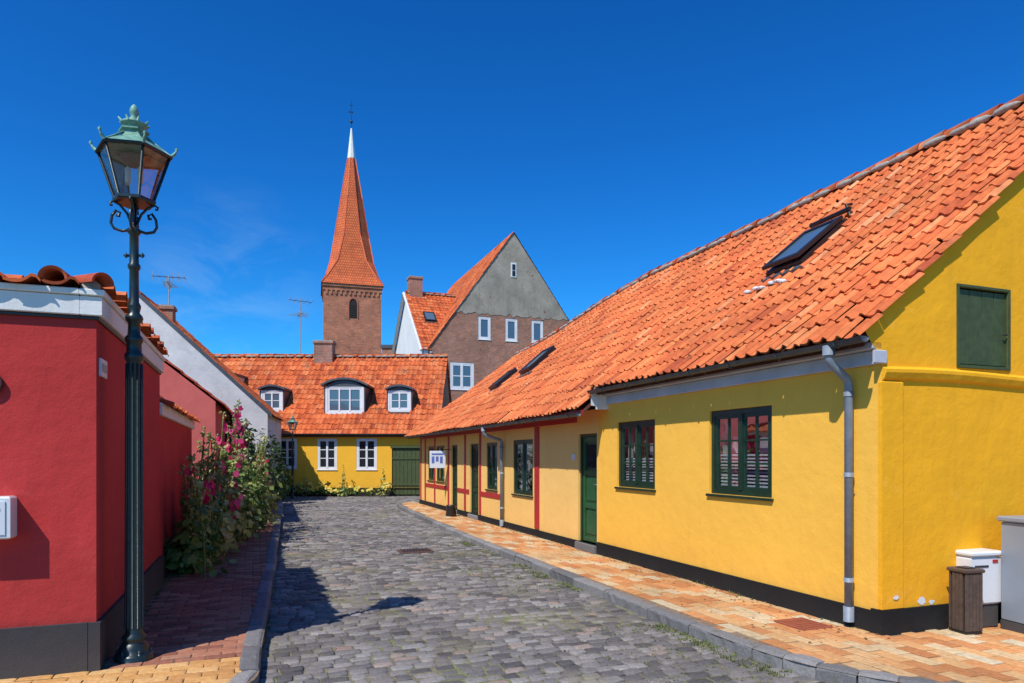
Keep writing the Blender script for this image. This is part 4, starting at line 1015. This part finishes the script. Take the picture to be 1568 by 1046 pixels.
# ------------------------------------------------------------ plants
def leafshape(mb,p,size,up,m=0,lob=5,r=None):
    up=up.normalized(); x=up.orthogonal().normalized(); y=up.cross(x); a0=U(0,6.28); V=[p]
    n=lob*2
    for k in range(n):
        a=a0+2*math.pi*k/n; rr=size*(.55 if k%2 else .42)*U(.85,1.1); V.append(p+(x*math.cos(a)+y*math.sin(a))*rr+up*size*(.07 if k%2 else .02))
    mb.idx(V,[(0,1+k,1+(k+1)%n) for k in range(n)],m,r,True)
def hollyhock(mb,base,h,lean,flower=True,spread=.28,leafm=0):
    pts=[]; n=8
    for i in range(n+1):
        u=i/n; pts.append(base+Vector((lean[0]*u*u,lean[1]*u*u,h*u)))
    mb.tube(pts,[.014*(1-.7*i/n)+.003 for i in range(n+1)],5,leafm)
    def at(u): 
        f=u*n; i=min(n-1,int(f)); return pts[i].lerp(pts[i+1],f-i)
    for k in range(int(h*18)):
        u=U(.02,.70); a=U(0,6.28); d=Vector((math.cos(a),math.sin(a),0)); rr=spread*(1.1-u)*U(.3,1.2)
        p=at(u)+d*rr+Vector((0,0,U(-.05,.08)))
        if R()<.4: mb.tube([at(u),p],.003,3,leafm)
        leafshape(mb,p,U(.08,.17)*(1.1-.5*u),d*U(.2,1.1)+Vector((U(-.4,.4),U(-.4,.4),U(.3,1.))),leafm)
    for k in range(int(h*17)):
        u=U(.42,1.); a=U(0,6.28); d=Vector((math.cos(a),math.sin(a),0)); p=at(u)+d*U(.02,.05)
        if flower and u<.95 and R()<.6:
            leafshape(mb,p+d*.03,U(.085,.13),d+Vector((0,0,.2)),1,5)
        else:
            mb.lathe(p,[(.003,-.02),(.017,-.006),(.018,.008),(.004,.024)],5,2)
            if R()<.5: leafshape(mb,p+d*.03,U(.04,.07),d+Vector((0,0,.6)),2,4)
def shrub(mb,c,rad,n,size,m=0,seed=0):
    for _ in range(n):
        while True:
            v=Vector((U(-1,1),U(-1,1),U(-1,1)))
            if v.length<1 and v.length>.25: break
        if mnoise.noise(v*2.2+Vector((seed,0,0)))<-.12: continue
        f=1+.35*mnoise.noise(v*1.7+Vector((0,seed,0)))
        p=Vector(c)+Vector((v.x*rad[0],v.y*rad[1],v.z*rad[2]))*f
        if p.z<0: p.z=U(0,.2)
        leafshape(mb,p,size*U(.6,1.4),v+Vector((U(-.6,.6),U(-.6,.6),U(0,.9))),m,4)
holly_mats=[M_leaf,M_flower,M_leafy]
mb=MB()
for i in range(66):
    s=U(4.0,12.5); off=-U(.10,.55+max(0,s-5)*.14)
    b0=FL.p(s,off,0); hollyhock(mb,b0,U(.9,1.8)+(.4 if s>6.5 else 0),(U(-.1,.5),U(-.5,.1)),flower=(i%6==0),leafm=0 if i%3 else 2)
for (s,off,h) in ((7.9,-.5,2.45),(8.5,-.6,2.65),(9.4,-.65,2.8),(6.6,-.45,1.9),(10.2,-.7,2.75),(9.0,-.8,2.4),(5.3,-.4,1.4),(4.6,-.3,1.0),(7.2,-.7,2.1)):
    hollyhock(mb,FL.p(s+U(-.15,.15),off,0),h*U(.92,1.03),(U(0,.25),U(-.1,.1)),True)
mb.obj('hollyhocks',holly_mats)
mb=MB()
for j,(s,off,z,r) in enumerate([(4.5,-.25,.3,(.25,.35,.3)),(5.6,-.45,.45,(.36,.55,.45)),(7.0,-.65,.6,(.45,.7,.6)),(8.4,-.85,.8,(.55,.8,.8)),(10.1,-1.0,.9,(.65,.9,.9)),(12.2,-.9,.9,(.8,1.0,1.05))]):
    c=FL.p(s,off,z); shrub(mb,c,r,520,.10,(0,2,2,0,0,0)[j],j*3.1)
mb.obj('flowering_shrubs',[M_leaf,M_leafd,M_leafy])
mb=MB()
for j,(x,y,z,r) in enumerate([(-7.5,18.8,1.0,(.8,1.0,1.25)),(-8.2,21.5,1.2,(.9,1.1,1.4)),(-8.6,24.3,1.1,(.6,.6,1.3)),(-9.3,27.2,.7,(.5,.8,.9)),(-8.0,19.6,2.0,(.6,.7,.9))]):
    shrub(mb,(x,y,z),r,1000,.12,0 if j!=3 else 1,j*5.7)
mb.obj('climbing_rose_bush',[M_leafd,M_leaf])
mb=MB()
x=-9.9
while x<-5.4:
    h=U(.15,.6); shrub(mb,(x,29.55,h*.45),(U(.2,.4),.25,h*.6),int(60+h*170),.10,0 if R()<.6 else 1,x)
    if R()<.75:
        for _ in range(9): leafshape(mb,Vector((x+U(-.25,.25),29.25,h*U(.4,1.1))),U(.08,.12),Vector((U(-.3,.3),-1,.4)),2)
    x+=U(.3,.75)
for x,h in ((-8.9,1.2),(-7.25,1.4),(-7.3,1.0),(-5.5,1.25),(-5.65,.8)): hollyhock(mb,Vector((x,29.5,-.1)),h,(U(-.1,.1),0),False,leafm=1)
mb.obj('flower_border',[M_leaf,M_leafy,M_flowery])
mb=MB()
def tuft(p,n,h):
    for _ in range(n):
        a=U(0,6.28); l=U(.4,1)*h; d=Vector((math.cos(a),math.sin(a),0)); w=Vector((-d.y,d.x,0))*.004
        q=p+d*U(0,.03); mb.face([q-w,q+w,q+d*l*.5+Vector((0,0,l))],0)
def along(pts,n,off,h,z,thr=-.05):
    P=[Vector((a,b_,0)) for a,b_ in pts]; T=sum((P[i+1]-P[i]).length for i in range(len(P)-1))
    for _ in range(n):
        d=U(0,T)
        for i in range(len(P)-1):
            l=(P[i+1]-P[i]).length
            if d<=l: break
            d-=l
        dv=(P[i+1]-P[i]).normalized(); nv=Vector((-dv.y,dv.x,0)); q=P[i].lerp(P[i+1],d/l)
        if mnoise.noise(q*1.3)<thr: continue
        q=q+nv*U(*off); q.z=z; tuft(q,random.randint(4,9),h*U(.4,1.2))
kRn=[p for p in kR if p[1]<15 and p[0]<2.4]
along(kRn,1100,(0.0,.2),.04,-.105,.0); along(kRn,1500,(0.1,1.1),.02,-.104,-.02); along([p for p in kL if 4.8<p[1]<16],200,(-.05,.02),.03,-.10)
along([FR.p(0,-.04,0).xy[:],FR.p(S2,-.04,0).xy[:]],160,(-.0,.02),.05,0); along([FL.p(0,-.05,0).xy[:],FL.p(4,-.05,0).xy[:]],60,(-.02,.02),.06,0)
for _ in range(5000):
    q=FS.p(U(-8,4),U(1,24),-.108)
    if pip(q.x,q.y,roadP) and mnoise.noise(Vector((q.x*.8,q.y*.8,5)))>-.0: tuft(q,4,.016)
mb.obj('weeds',[M_grass])
mb=MB()
for _ in range(900):
    if R()<.5: q=FR.p(U(-.2,14),-U(.03,.25)-(R()**3)*.8,.006)
    else:
        q=FS.p(U(-6,3.5),U(1.5,16),-.094)
        if not pip(q.x,q.y,roadP): continue
    leafshape(mb,q,U(.012,.035),Vector((U(-.4,.4),U(-.4,.4),1)),0,3)
mb.obj('dry_leaf_litter',[rndmat('dry_leaves',[(0,(.12,.07,.03)),(1,(.35,.22,.10))])])

# ------------------------------------------------------------ light, sky, camera
sd=Vector((-.538,-.843,1.31)).normalized()
el=math.asin(sd.z)
w=D.worlds.new("World"); sc.world=w; w.use_nodes=True; nt=w.node_tree
bg=nt.nodes['Background']; sky=N(nt,'ShaderNodeTexSky'); sky.sky_type='NISHITA'; sky.sun_disc=False
sky.sun_elevation=el; sky.sun_rotation=math.atan2(sd.x,sd.y)%(2*math.pi); sky.air_density=1.0; sky.dust_density=.4; sky.ozone_density=3.5; sky.altitude=100
hs=N(nt,'ShaderNodeHueSaturation'); hs.inputs['Saturation'].default_value=1.3; hs.inputs['Value'].default_value=1.0; L(nt,sky.outputs[0],hs.inputs['Color'])
gm=N(nt,'ShaderNodeGamma'); gm.inputs['Gamma'].default_value=1.22; L(nt,hs.outputs[0],gm.inputs[0])
tint=mixc(nt,1.,gm.outputs[0],(.24,.78,1.0),'MULTIPLY')
tc=N(nt,'ShaderNodeTexCoord'); mp=N(nt,'ShaderNodeMapping'); mp.inputs['Scale'].default_value=(5,5,12); mp.inputs['Rotation'].default_value=(0,.5,0.4); L(nt,tc.outputs['Generated'],mp.inputs[0])
cn=noise(nt,mp.outputs[0],1.6,7,.62,.6)
dt=N(nt,'ShaderNodeVectorMath',operation='DOT_PRODUCT'); L(nt,tc.outputs['Generated'],dt.inputs[0]); dt.inputs[1].default_value=Vector((-.42,1,.24)).normalized()
mk=ramp(nt,dt.outputs['Value'],[(.99,0.),(.9995,1.)])
cf=ramp(nt,cn,[(.42,0.),(.75,.13)])
mm=N(nt,'ShaderNodeMath',operation='MULTIPLY'); L(nt,cf,mm.inputs[0]); L(nt,mk,mm.inputs[1])
skc=mixc(nt,mm.outputs[0],tint,(6,7.5,8.5))
L(nt,skc,bg.inputs[0]); bg.inputs[1].default_value=.12
sl=D.lights.new('sun','SUN'); sl.energy=5.0; sl.angle=math.radians(.5); sl.color=(1,.96,.89)
so=D.objects.new('sun',sl); COL.objects.link(so); so.rotation_euler=sd.to_track_quat('Z','Y').to_euler()
cam=D.cameras.new('camera'); co=D.objects.new('camera',cam); COL.objects.link(co); co.location=(0,0,1.6); co.rotation_euler=(math.radians(90),0,0)
cam.lens=24.0; cam.sensor_width=36; cam.shift_y=177/1568; cam.clip_end=3000; cam.clip_start=.05
sc.camera=co
sc.view_settings.view_transform='Standard'; sc.view_settings.look='None'; sc.view_settings.exposure=0; sc.view_settings.gamma=1
